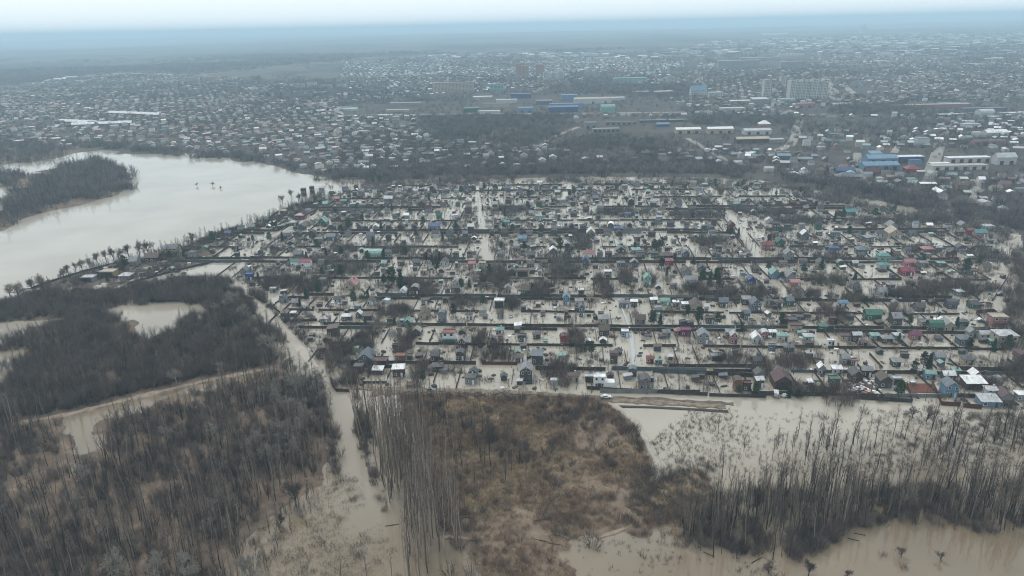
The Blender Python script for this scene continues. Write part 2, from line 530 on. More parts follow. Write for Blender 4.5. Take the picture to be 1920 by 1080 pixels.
def conifer(h=11, kind='pine'):
    P = Plant()
    tube(P.tv, P.tf, Vector((0, 0, -1.5)), Vector((random.gauss(0, .2), random.gauss(0, .2), h * .96)), .2, .04, 6)
    n = 120
    for i in range(n):
        f = (i + random.random()) / n
        if kind == 'pine':
            z = h * (.32 + .68 * f); rad = h * .27 * math.sqrt(max(0, 1 - (abs(f - .35) / .68) ** 2)) * random.uniform(.45, 1.1)
        else:
            z = h * (.10 + .9 * f); rad = h * .22 * (1 - f) ** .85 * random.uniform(.6, 1.1) + .12
        an = random.uniform(0, 6.283)
        base = Vector((0, 0, z))
        tip = Vector((math.cos(an) * rad, math.sin(an) * rad, z + (rad * .15 if kind == 'pine' else -rad * .25)))
        tube(P.tv, P.tf, base, tip, .04, .015)
        for j in range(5):
            c = base.lerp(tip, random.uniform(.45, 1.05)) + rvec(.22)
            for q in range(3):
                d = rvec(1).normalized() * random.uniform(.25, .55); s = d.orthogonal().normalized() * .16
                o = len(P.cv)
                P.cv += [c - d * .5 - s, c - d * .5 + s, c + d + s * .4, c + d - s * .4]
                P.cf.append((o, o + 1, o + 2, o + 3))
    return P

def tuft(h=.9, n=9, spread=.6):
    P = Plant()
    for i in range(n):
        an = random.uniform(0, 6.283)
        p = Vector((math.cos(an), math.sin(an), 0)) * random.uniform(0, .35); p.z = -.3
        e = p + Vector((random.gauss(0, spread), random.gauss(0, spread), 1)).normalized() * (h + .3) * random.uniform(.6, 1.1)
        tube(P.cv, P.cf, p, e, .05, .015)
    return P

PROTO = {}     # name -> list of (trunk mesh, crown mesh, joined mesh)
def register(name, plants, mt, mc):
    PROTO[name] = []
    for p in plants:
        if p.tv: t, c = p.meshes(name, mt, mc)
        else: t, c = None, mesh(name + "_crown", p.cv, p.cf, mc)
        PROTO[name].append((t, c, p.joined(name + "_whole", mt, mc)))
register('poplar', [poplar(random.uniform(15, 21)) for _ in range(6)], M_bark, M_twig)
register('pole', [poplar(random.uniform(18, 24), 24, .17, .35, .09, 3, .035) for _ in range(6)], M_pole, M_twig)
register('scrub_tree', [poplar(random.uniform(8, 12), 40, .13, .25, .26, 4, .045) for _ in range(5)], M_bark, M_twig_b)
register('broad_tree', [broad(random.uniform(12, 15), 4, .32, .35, .55, (4, 6), .03) for _ in range(4)], M_bark, M_twig)
register('pale_tree', [broad(random.uniform(13, 16), 4, .34, .38, .55, (4, 6), .04) for _ in range(4)], M_pale, M_palet)
register('thicket', [bush(random.uniform(4.5, 7), 26, 9, .55, .045) for _ in range(5)], M_bark, M_twig_b)
register('bush', [bush(random.uniform(2, 3.2), 22, 6, .75, .035) for _ in range(5)], M_bark, M_twig)
register('rust_bush', [bush(random.uniform(1.2, 2.0), 20, 5, .9, .03) for _ in range(4)], M_rust, M_rust)
register('far_thicket', [bush(random.uniform(4.5, 7), 14, 5, .8, .13) for _ in range(4)], M_twig_far, M_twig_far)
register('pine', [conifer(random.uniform(9, 12), 'pine') for _ in range(4)], M_bark, M_pine)
register('spruce', [conifer(random.uniform(8, 12), 'spruce') for _ in range(3)], M_bark, M_pine2)
register('tuft', [tuft() for _ in range(4)], M_dry, M_dry)
register('reed', [tuft(1.6, 8, .35) for _ in range(3)], M_bark, M_twig)

# --- scattered masses (stuff) by geometry nodes
_protocol = {}
def proto_collection(name):
    if name not in _protocol:
        c = bpy.data.collections.new("shapes_" + name)
        for k, (_, _, j) in enumerate(PROTO[name]):
            c.objects.link(bpy.data.objects.new("%s_%02d" % (name, k), j))
        _protocol[name] = c
    return _protocol[name]

def scatter(name, proto, pts, scl, label=None):
    """pts (n,3), scl (n,) -> ONE stuff object holding the mass."""
    pts = np.asarray(pts, np.float32).reshape(-1, 3)
    if not len(pts): return None
    me = bpy.data.meshes.new(name)
    me.vertices.add(len(pts)); me.vertices.foreach_set('co', pts.ravel())
    a = me.attributes.new('scl', 'FLOAT_VECTOR', 'POINT')
    s = np.asarray(scl, np.float32)
    if s.ndim == 1: s = np.stack([s, s, s * rng.uniform(.85, 1.15, len(s))], 1)
    a.data.foreach_set('vector', s.astype(np.float32).ravel())
    a = me.attributes.new('turn', 'FLOAT_VECTOR', 'POINT')
    rot = np.stack([rng.normal(0, .05, len(pts)), rng.normal(0, .05, len(pts)), rng.uniform(0, 6.283, len(pts))], 1)
    a.data.foreach_set('vector', rot.astype(np.float32).ravel())
    a = me.attributes.new('pick', 'INT', 'POINT')
    a.data.foreach_set('value', rng.integers(0, len(PROTO[proto]), len(pts)).astype(np.int32))
    o = link(name, me)
    ng = bpy.data.node_groups.new(name, 'GeometryNodeTree')
    ng.interface.new_socket("Geometry", in_out='INPUT', socket_type='NodeSocketGeometry')
    ng.interface.new_socket("Geometry", in_out='OUTPUT', socket_type='NodeSocketGeometry')
    N, L = ng.nodes, ng.links
    gi, go = N.new('NodeGroupInput'), N.new('NodeGroupOutput')
    ci = N.new('GeometryNodeCollectionInfo')
    ci.inputs['Collection'].default_value = proto_collection(proto)
    ci.inputs['Separate Children'].default_value = True
    ci.inputs['Reset Children'].default_value = True
    ip = N.new('GeometryNodeInstanceOnPoints')
    ip.inputs['Pick Instance'].default_value = True
    def at(n, t):
        x = N.new('GeometryNodeInputNamedAttribute'); x.data_type = t; x.inputs['Name'].default_value = n
        return x.outputs['Attribute']
    e2r = N.new('FunctionNodeEulerToRotation')
    L.new(at('turn', 'FLOAT_VECTOR'), e2r.inputs[0])
    L.new(gi.outputs[0], ip.inputs['Points'])
    L.new(ci.outputs[0], ip.inputs['Instance'])
    L.new(at('pick', 'INT'), ip.inputs['Instance Index'])
    L.new(e2r.outputs[0], ip.inputs['Rotation'])
    L.new(at('scl', 'FLOAT_VECTOR'), ip.inputs['Scale'])
    L.new(ip.outputs[0], go.inputs[0])
    md = o.modifiers.new("scatter", 'NODES'); md.node_group = ng
    return props(o, label, kind='stuff')

def plant_thing(name, proto, k, loc, s, label, cat, group=None, parts=('trunk', 'crown')):
    o = link(name, None, None, loc, random.uniform(0, 6.283), s)
    props(o, label, cat, group)
    t, c, _ = PROTO[proto][k % len(PROTO[proto])]
    if t: link(parts[0], t, o)
    link(parts[1], c, o)
    return o

def fill(P, n, dens=None, thr=.0):
    lo, hi = P.min(0), P.max(0)
    out = np.zeros((0, 2))
    while len(out) < n:
        q = rng.uniform(lo, hi, (n * 3, 2))
        q = q[inside(P, q[:, 0], q[:, 1])]
        if dens is not None:
            q = q[rng.random(len(q)) < dens(q[:, 0], q[:, 1])]
        if not len(q): break
        out = np.vstack([out, q])
    return out[:n]
CLEAR = [(poly([(60, 790), (130, 778), (260, 745), (400, 712), (520, 690)]), 4.5), (poly([(470, 560), (520, 605), (560, 650), (600, 690), (640, 760), (655, 840), (680, 920), (710, 1000)]), 3.2)]
def fill_soft(P, n, soft=14, wob=26, dens=None):
    """Points over P whose edge frays: sparse stragglers outside, gaps inside."""
    lo, hi = P.min(0) - soft, P.max(0) + soft
    A = 0; out = np.zeros((0, 2)); tries = 0
    while len(out) < n and tries < 60:
        tries += 1
        q = rng.uniform(lo, hi, (n * 2, 2))
        s = sdf(P, q[:, 0], q[:, 1]) + (fbm(q[:, 0] + 77, q[:, 1], 19) - .5) * wob
        k = np.clip(.35 + s / soft, 0, 1)
        k = np.where(k < .35, k * .5, k)
        if dens is not None: k = k * dens(q[:, 0], q[:, 1])
        q = q[rng.random(len(q)) < k]
        for line, gap in CLEAR: q = q[seg_dist(line, q[:, 0], q[:, 1], False) > gap] if len(q) else q
        out = np.vstack([out, q])
    return out[:n]
def with_z(q, dz=0.0, zmin=-.5):
    return np.array([(x, y, max(ground_z(x, y), zmin) + dz) for x, y in q]).reshape(-1, 3)

# ------------------------------------------------------------------ village frame
A = R(4.3)
UX, VX = Vector((math.cos(A), -math.sin(A), 0)), Vector((math.sin(A), math.cos(A), 0))
def uv(p): return p[0] * UX.x + p[1] * UX.y, p[0] * VX.x + p[1] * VX.y
def xy(u, v, z=0): return Vector((UX.x * u + VX.x * v, UX.y * u + VX.y * v, z))
P_village = poly([(655, 722), (760, 730), (1000, 735), (1400, 745), (1600, 752), (1925, 772), (1990, 720), (1905, 650), (1855, 600), (1862, 560), (1875, 510), (1880, 470), (1858, 436),
                  (1790, 420), (1690, 398), (1600, 385), (1500, 364), (1400, 344), (1200, 339), (1000, 340), (760, 344), (655, 350), (610, 368), (560, 394), (500, 409), (420, 432), (340, 464), (250, 488),
                  (165, 516), (150, 536), (260, 533), (340, 512), (430, 494), (445, 530), (478, 548), (520, 590), (570, 640), (608, 690), (625, 705)])
ROWPX = [736, 694, 686, 649, 620, 613, 586, 563, 557, 524, 493, 487, 464, 438, 433, 414, 394, 389, 371, 357, 347]
ROWV = [uv(G(1100, y))[1] for y in ROWPX]
# (street side of each plot band, other side): bands between streets
BANDS = [(1, 0), (2, 3), (4, 3), (5, 6), (7, 6), (8, 9), (10, 9), (11, 12), (13, 12), (14, 15), (16, 15), (17, 18), (19, 18), (19, 20)]
LANES = [[G(*p) for p in q] for q in (
    [(895, 360), (900, 390), (906, 430), (911, 470), (914, 492)],
    [(1334, 355), (1362, 392), (1400, 450), (1428, 492), (1450, 530), (1478, 562)],
    [(1070, 342), (1056, 374)], [(600, 400), (516, 441), (482, 462), (437, 520)],
    [(1156, 552), (1183, 625), (1190, 690)], [(1210, 490), (1235, 525), (1260, 560)])]
LANE2 = [np.array([(p.x, p.y) for p in q]) for q in LANES]
def near_lane(x, y, d):
    return any(float(seg_dist(l, np.array([x]), np.array([y]), False)[0]) < d for l in LANE2)

# overgrown plots: dark thicket patches  (px, py, half width, half height)
DARK = [(560, 528, 62, 10), (655, 505, 45, 14), (520, 535, 40, 9), (600, 490, 40, 7), (930, 520, 32, 26), (1052, 500, 38, 26), (1050, 703, 32, 20), (870, 568, 32, 11), (735, 588, 35, 13), (690, 640, 22, 22),
        (760, 645, 16, 22), (925, 665, 34, 15), (1390, 553, 62, 11), (1385, 676, 40, 9), (1490, 682, 45, 14), (1785, 543, 78, 12), (1560, 592, 26, 18), (1310, 545, 40, 9), (1130, 540, 14, 22),
        (1640, 416, 60, 7), (1760, 412, 75, 7), (960, 394, 34, 7), (1330, 455, 30, 12), (1160, 400, 50, 7), (1380, 395, 40, 6), (1500, 415, 60, 7), (1500, 556, 45, 8), (1560, 530, 40, 10), (1730, 470, 35, 10),
        (1560, 740, 40, 18), (1500, 735, 20, 14), (700, 690, 14, 14), (1010, 545, 25, 14), (640, 665, 35, 26), (650, 715, 22, 14), (790, 700, 10, 20), (1090, 455, 20, 18), (1600, 560, 40, 8), (1680, 590, 20, 8),
        (1900, 700, 20, 18), (760, 535, 30, 8), (640, 470, 30, 8), (580, 545, 26, 9), (860, 455, 26, 6), (1080, 640, 14, 30), (1230, 525, 20, 12), (1450, 400, 40, 6), (1280, 405, 30, 5), (1860, 480, 24, 22), (1560, 485, 30, 8),
        (800, 545, 22, 14), (1170, 520, 14, 14), (1330, 405, 30, 6), (745, 470, 40, 8), (830, 485, 30, 8), (1700, 555, 50, 8), (1860, 725, 18, 6), (960, 570, 16, 10), (900, 640, 12, 14), (1430, 700, 18, 10)]

# ------------------------------------------------------------------ buildings
def outline(kind, hw, h, rise):
    if kind == 'gambrel': return [(-hw, h), (-hw * .72, h + rise * .68), (0, h + rise), (hw * .72, h + rise * .68), (hw, h)]
    if kind == 'arch': return [(-hw * math.cos(t), h + rise * math.sin(t)) for t in (0, .45, .9, math.pi / 2, math.pi - .9, math.pi - .45, math.pi)]
    if kind == 'shed': return [(-hw, h), (hw, h + rise)]
    return [(-hw, h), (0, h + rise), (hw, h)]

def extrude(prof, d0, d1, swap):
    n = len(prof)
    V = [((x, y, z) if not swap else (y, x, z)) for y in (d0, d1) for x, z in prof]
    F = [tuple(range(n)), tuple(range(2 * n - 1, n - 1, -1))] + [(i, i + n, (i + 1) % n + n, (i + 1) % n) for i in range(n)]
    return V, F

def box(V, F, x0, y0, z0, x1, y1, z1):
    o = len(V)
    V += [(x0, y0, z0), (x1, y0, z0), (x1, y1, z0), (x0, y1, z0), (x0, y0, z1), (x1, y0, z1), (x1, y1, z1), (x0, y1, z1)]
    F += [(o, o + 3, o + 2, o + 1), (o + 4, o + 5, o + 6, o + 7), (o, o + 1, o + 5, o + 4), (o + 1, o + 2, o + 6, o + 5), (o + 2, o + 3, o + 7, o + 6), (o + 3, o, o + 4, o + 7)]

def shell(kind, W, D, h, ridge, rise, base=-1.4):
    """(wall verts, faces, roof verts, faces) of a building W across, D deep, eaves at h."""
    swap = ridge == 'x' and kind not in ('hip', 'flat')
    a, b = (D, W) if swap else (W, D)
    hw, hd = a / 2, b / 2
    if kind == 'flat':
        WV, WF = [], []; box(WV, WF, -W / 2, -D / 2, base, W / 2, D / 2, h)
        RV, RF = [], []
        box(RV, RF, -W / 2 - .2, -D / 2 - .2, h + .003, W / 2 + .2, D / 2 + .2, h + .22)
        for q in ((-W / 2 - .2, -D / 2 - .2, W / 2 + .2, -D / 2), (-W / 2 - .2, D / 2, W / 2 + .2, D / 2 + .2)): box(RV, RF, q[0], q[1], h + .225, q[2], q[3], h + .5)
        return WV, WF, RV, RF
    if kind == 'hip':
        WV, WF = [], []; box(WV, WF, -W / 2, -D / 2, base, W / 2, D / 2, h)
        o = .45; x, y = W / 2 + o, D / 2 + o
        r = abs(W - D) / 2 * .9
        k = [(-r, 0), (r, 0)] if W >= D else [(0, -r), (0, r)]
        RV = [(-x, -y, h + .003), (x, -y, h + .003), (x, y, h + .003), (-x, y, h + .003), (-x, -y, h + .15), (x, -y, h + .15), (x, y, h + .15), (-x, y, h + .15), (*k[0], h + rise), (*k[1], h + rise)]
        RF = [(0, 3, 2, 1), (0, 1, 5, 4), (1, 2, 6, 5), (2, 3, 7, 6), (3, 0, 4, 7)]
        RF += [(4, 5, 9, 8), (5, 6, 9), (6, 7, 8, 9), (7, 4, 8)] if W >= D else [(4, 5, 8), (5, 6, 9, 8), (6, 7, 9), (7, 4, 8, 9)]
        return WV, WF, RV, RF
    up = outline(kind, hw, h, rise)
    WV, WF = extrude([(-hw, base)] + up + [(hw, base)], -hd, hd, swap)
    ov = .4
    f = (hw + ov) / hw
    drop = lambda x, z: (x * f, z - (rise / hw * ov if abs(abs(x) - hw) < 1e-6 and kind == 'gable' else 0) + .02)
    lo = [drop(*p) for p in up]
    prof = lo + [(x, z + .17) for x, z in reversed(lo)]
    RV, RF = extrude(prof, -hd - ov, hd + ov, swap)
    return WV, WF, RV, RF

def window_mesh(wd, ht):
    V, F = [], []
    box(V, F, -wd / 2, -.03, -ht / 2, wd / 2, .03, ht / 2)
    mi = [0] * 6
    for s in (-1, 1):
        x0, x1 = sorted((s * (wd / 2 - .0), s * (wd / 2 + .14))); box(V, F, x0 + .002 * s, -.07, -ht / 2 - .12, x1, .05, ht / 2 + .12); mi += [1] * 6
    for s in (-1, 1):
        z0, z1 = sorted((s * (ht / 2 + .002), s * (ht / 2 + .12))); box(V, F, -wd / 2, -.06, z0, wd / 2, .05, z1); mi += [1] * 6
    return mesh("window", V, F, [M_glass, M_frame], mi)
ME_WIN = [window_mesh(.9, 1.1), window_mesh(1.3, 1.2), window_mesh(.7, 1.3)]
_v, _f = [], []; box(_v, _f, -.45, -.05, -.2, .45, .05, 2.0)
ME_DOOR = [mesh("door", _v, _f, m) for m in (M_dark, MW['brown'], MW['white'], MW['slate blue'])]
_v, _f = [], []; box(_v, _f, -.28, -.28, -.8, .28, .28, .9); box(_v, _f, -.34, -.34, .903, .34, .34, 1.02)
ME_CHIM = [mesh("chimney", _v, _f, m) for m in (MW['red'], MW['light grey'])]
_v, _f = [], []; tube(_v, _f, Vector((0, 0, -.6)), Vector((0, 0, 1.3)), .11, .11, 6)
ME_PIPE = mesh("stove_pipe", _v, _f, MW['light grey'])

PLACED = []          # (x, y, radius)
BUILT = []           # records for labelling
KINDWORD = {'gable': 'gable', 'hip': 'hip', 'flat': 'flat', 'gambrel': 'gambrel', 'arch': 'arched', 'shed': 'lean-to'}

def house(x, y, W, D, h, kind, ridge, rise, roof, wall, rot=0.0, windows=1, door=True, chim=0, name='house', extra=None, z=None, base=-1.4):
    WV, WF, RV, RF = shell(kind, W, D, h, ridge, rise, base)
    o = link(name, None, None, (x, y, 0 if z is None else z), rot)
    link('wall', mesh('wall', WV, WF, MW[wall]), o)
    link('roof', mesh('roof', RV, RF, MR[roof]), o)
    storeys = 2 if h > 4.2 else 1
    wm = ME_WIN[0] if W < 6 else ME_WIN[1]
    front = kind == 'gable' and ridge == 'y'
    if windows:
        for s in range(storeys):
            zc = 1.5 + s * 2.7
            xs = (-.27, .27) if W < 8 else (-.32, 0.02, .33)
            for k, f in enumerate(xs):
                if door and s == 0 and k == len(xs) - 1: continue
                link('window', wm, o, (f * W, -D / 2 - .004, zc))
            if windows > 1:
                for sx in (-1, 1):
                    link('window', wm, o, (sx * (W / 2 + .004), .05 * D, zc), R(90) * sx)
        if front and rise > 1.9 and windows > 1:
            link('window', ME_WIN[2], o, (0, -D / 2 - .004, h + rise * .32))
    if door:
        link('door', random.choice(ME_DOOR), o, (.30 * W, -D / 2 - .01, .25))
    if chim and kind not in ('flat', 'arch'):
        px, py = (.18 * W, .12 * D)
        link('chimney' if chim == 1 else 'stove_pipe', random.choice(ME_CHIM) if chim == 1 else ME_PIPE, o, (px, py, h + rise * .72))
    if extra: extra(o, W, D, h, rise)
    PLACED.append((x, y, max(W, D) * .55))
    BUILT.append(dict(o=o, x=x, y=y, kind=kind, roof=roof, wall=wall, W=W, h=h, ridge=ridge, name=name))
    return o

# special additions
def porch(mat):
    def f(o, W, D, h, rise):
        V, F = [], []
        box(V, F, -W / 2, -D / 2 - 2.4, 2.4, W / 2, -D / 2 - .45, 2.55)
        for s in (-.45, 0, .45): box(V, F, s * W - .08, -D / 2 - 2.3, -1.2, s * W + .08, -D / 2 - 2.14, 2.398)
        link('porch', mesh('porch', V, F, mat), o)
    return f
def open_front(o, W, D, h, rise):
    V, F = [], []
    for s in (-.4, -.13, .13, .4): box(V, F, s * W - .1, -D / 2 - .35, -1.2, s * W + .1, -D / 2 - .15, h)
    box(V, F, -W * .42, -D / 2 - .14, .2, W * .42, -D / 2 - .003, h - .3)
    link('open_bay', mesh('open_bay', V, F, M_dark), o)
def stepped_trim(o, W, D, h, rise):
    V, F = [], []
    for s in (-1, 1):
        for k in range(4):
            x0 = s * W / 2 * (1 - k / 4); x1 = s * W / 2 * (1 - (k + 1) / 4)
            a, b = sorted((x0, x1)); z0 = h * .3 + rise * k / 4 + .8 * k
            box(V, F, a, -D / 2 - .5, z0, b - .002, -D / 2 - .42, z0 + .55)
    props(link('gable_trim', mesh('gable_trim', V, F, MR['red']), o), kind='stuff')
def green_base(o, W, D, h, rise):
    V, F = [], []; box(V, F, -W / 2 - .1, -D / 2 - 1.6, -1.3, W / 2 + .1, -D / 2 - .006, 2.1)
    link('porch', mesh('porch', V, F, MR['green']), o)
def white_parapet(o, W, D, h, rise):
    V, F = [], []; box(V, F, W / 2 + .01, -D / 2, -1.3, W / 2 + 4.2, D / 2, 2.7)
    link('side_wing', mesh('side_wing', V, F, MW['white']), o)
    V, F = [], []; box(V, F, -1.6, -D / 2 - .06, -.6, 1.6, -D / 2 - .003, 2.2)
    link('garage_door', mesh('garage_door', V, F, M_dark), o)

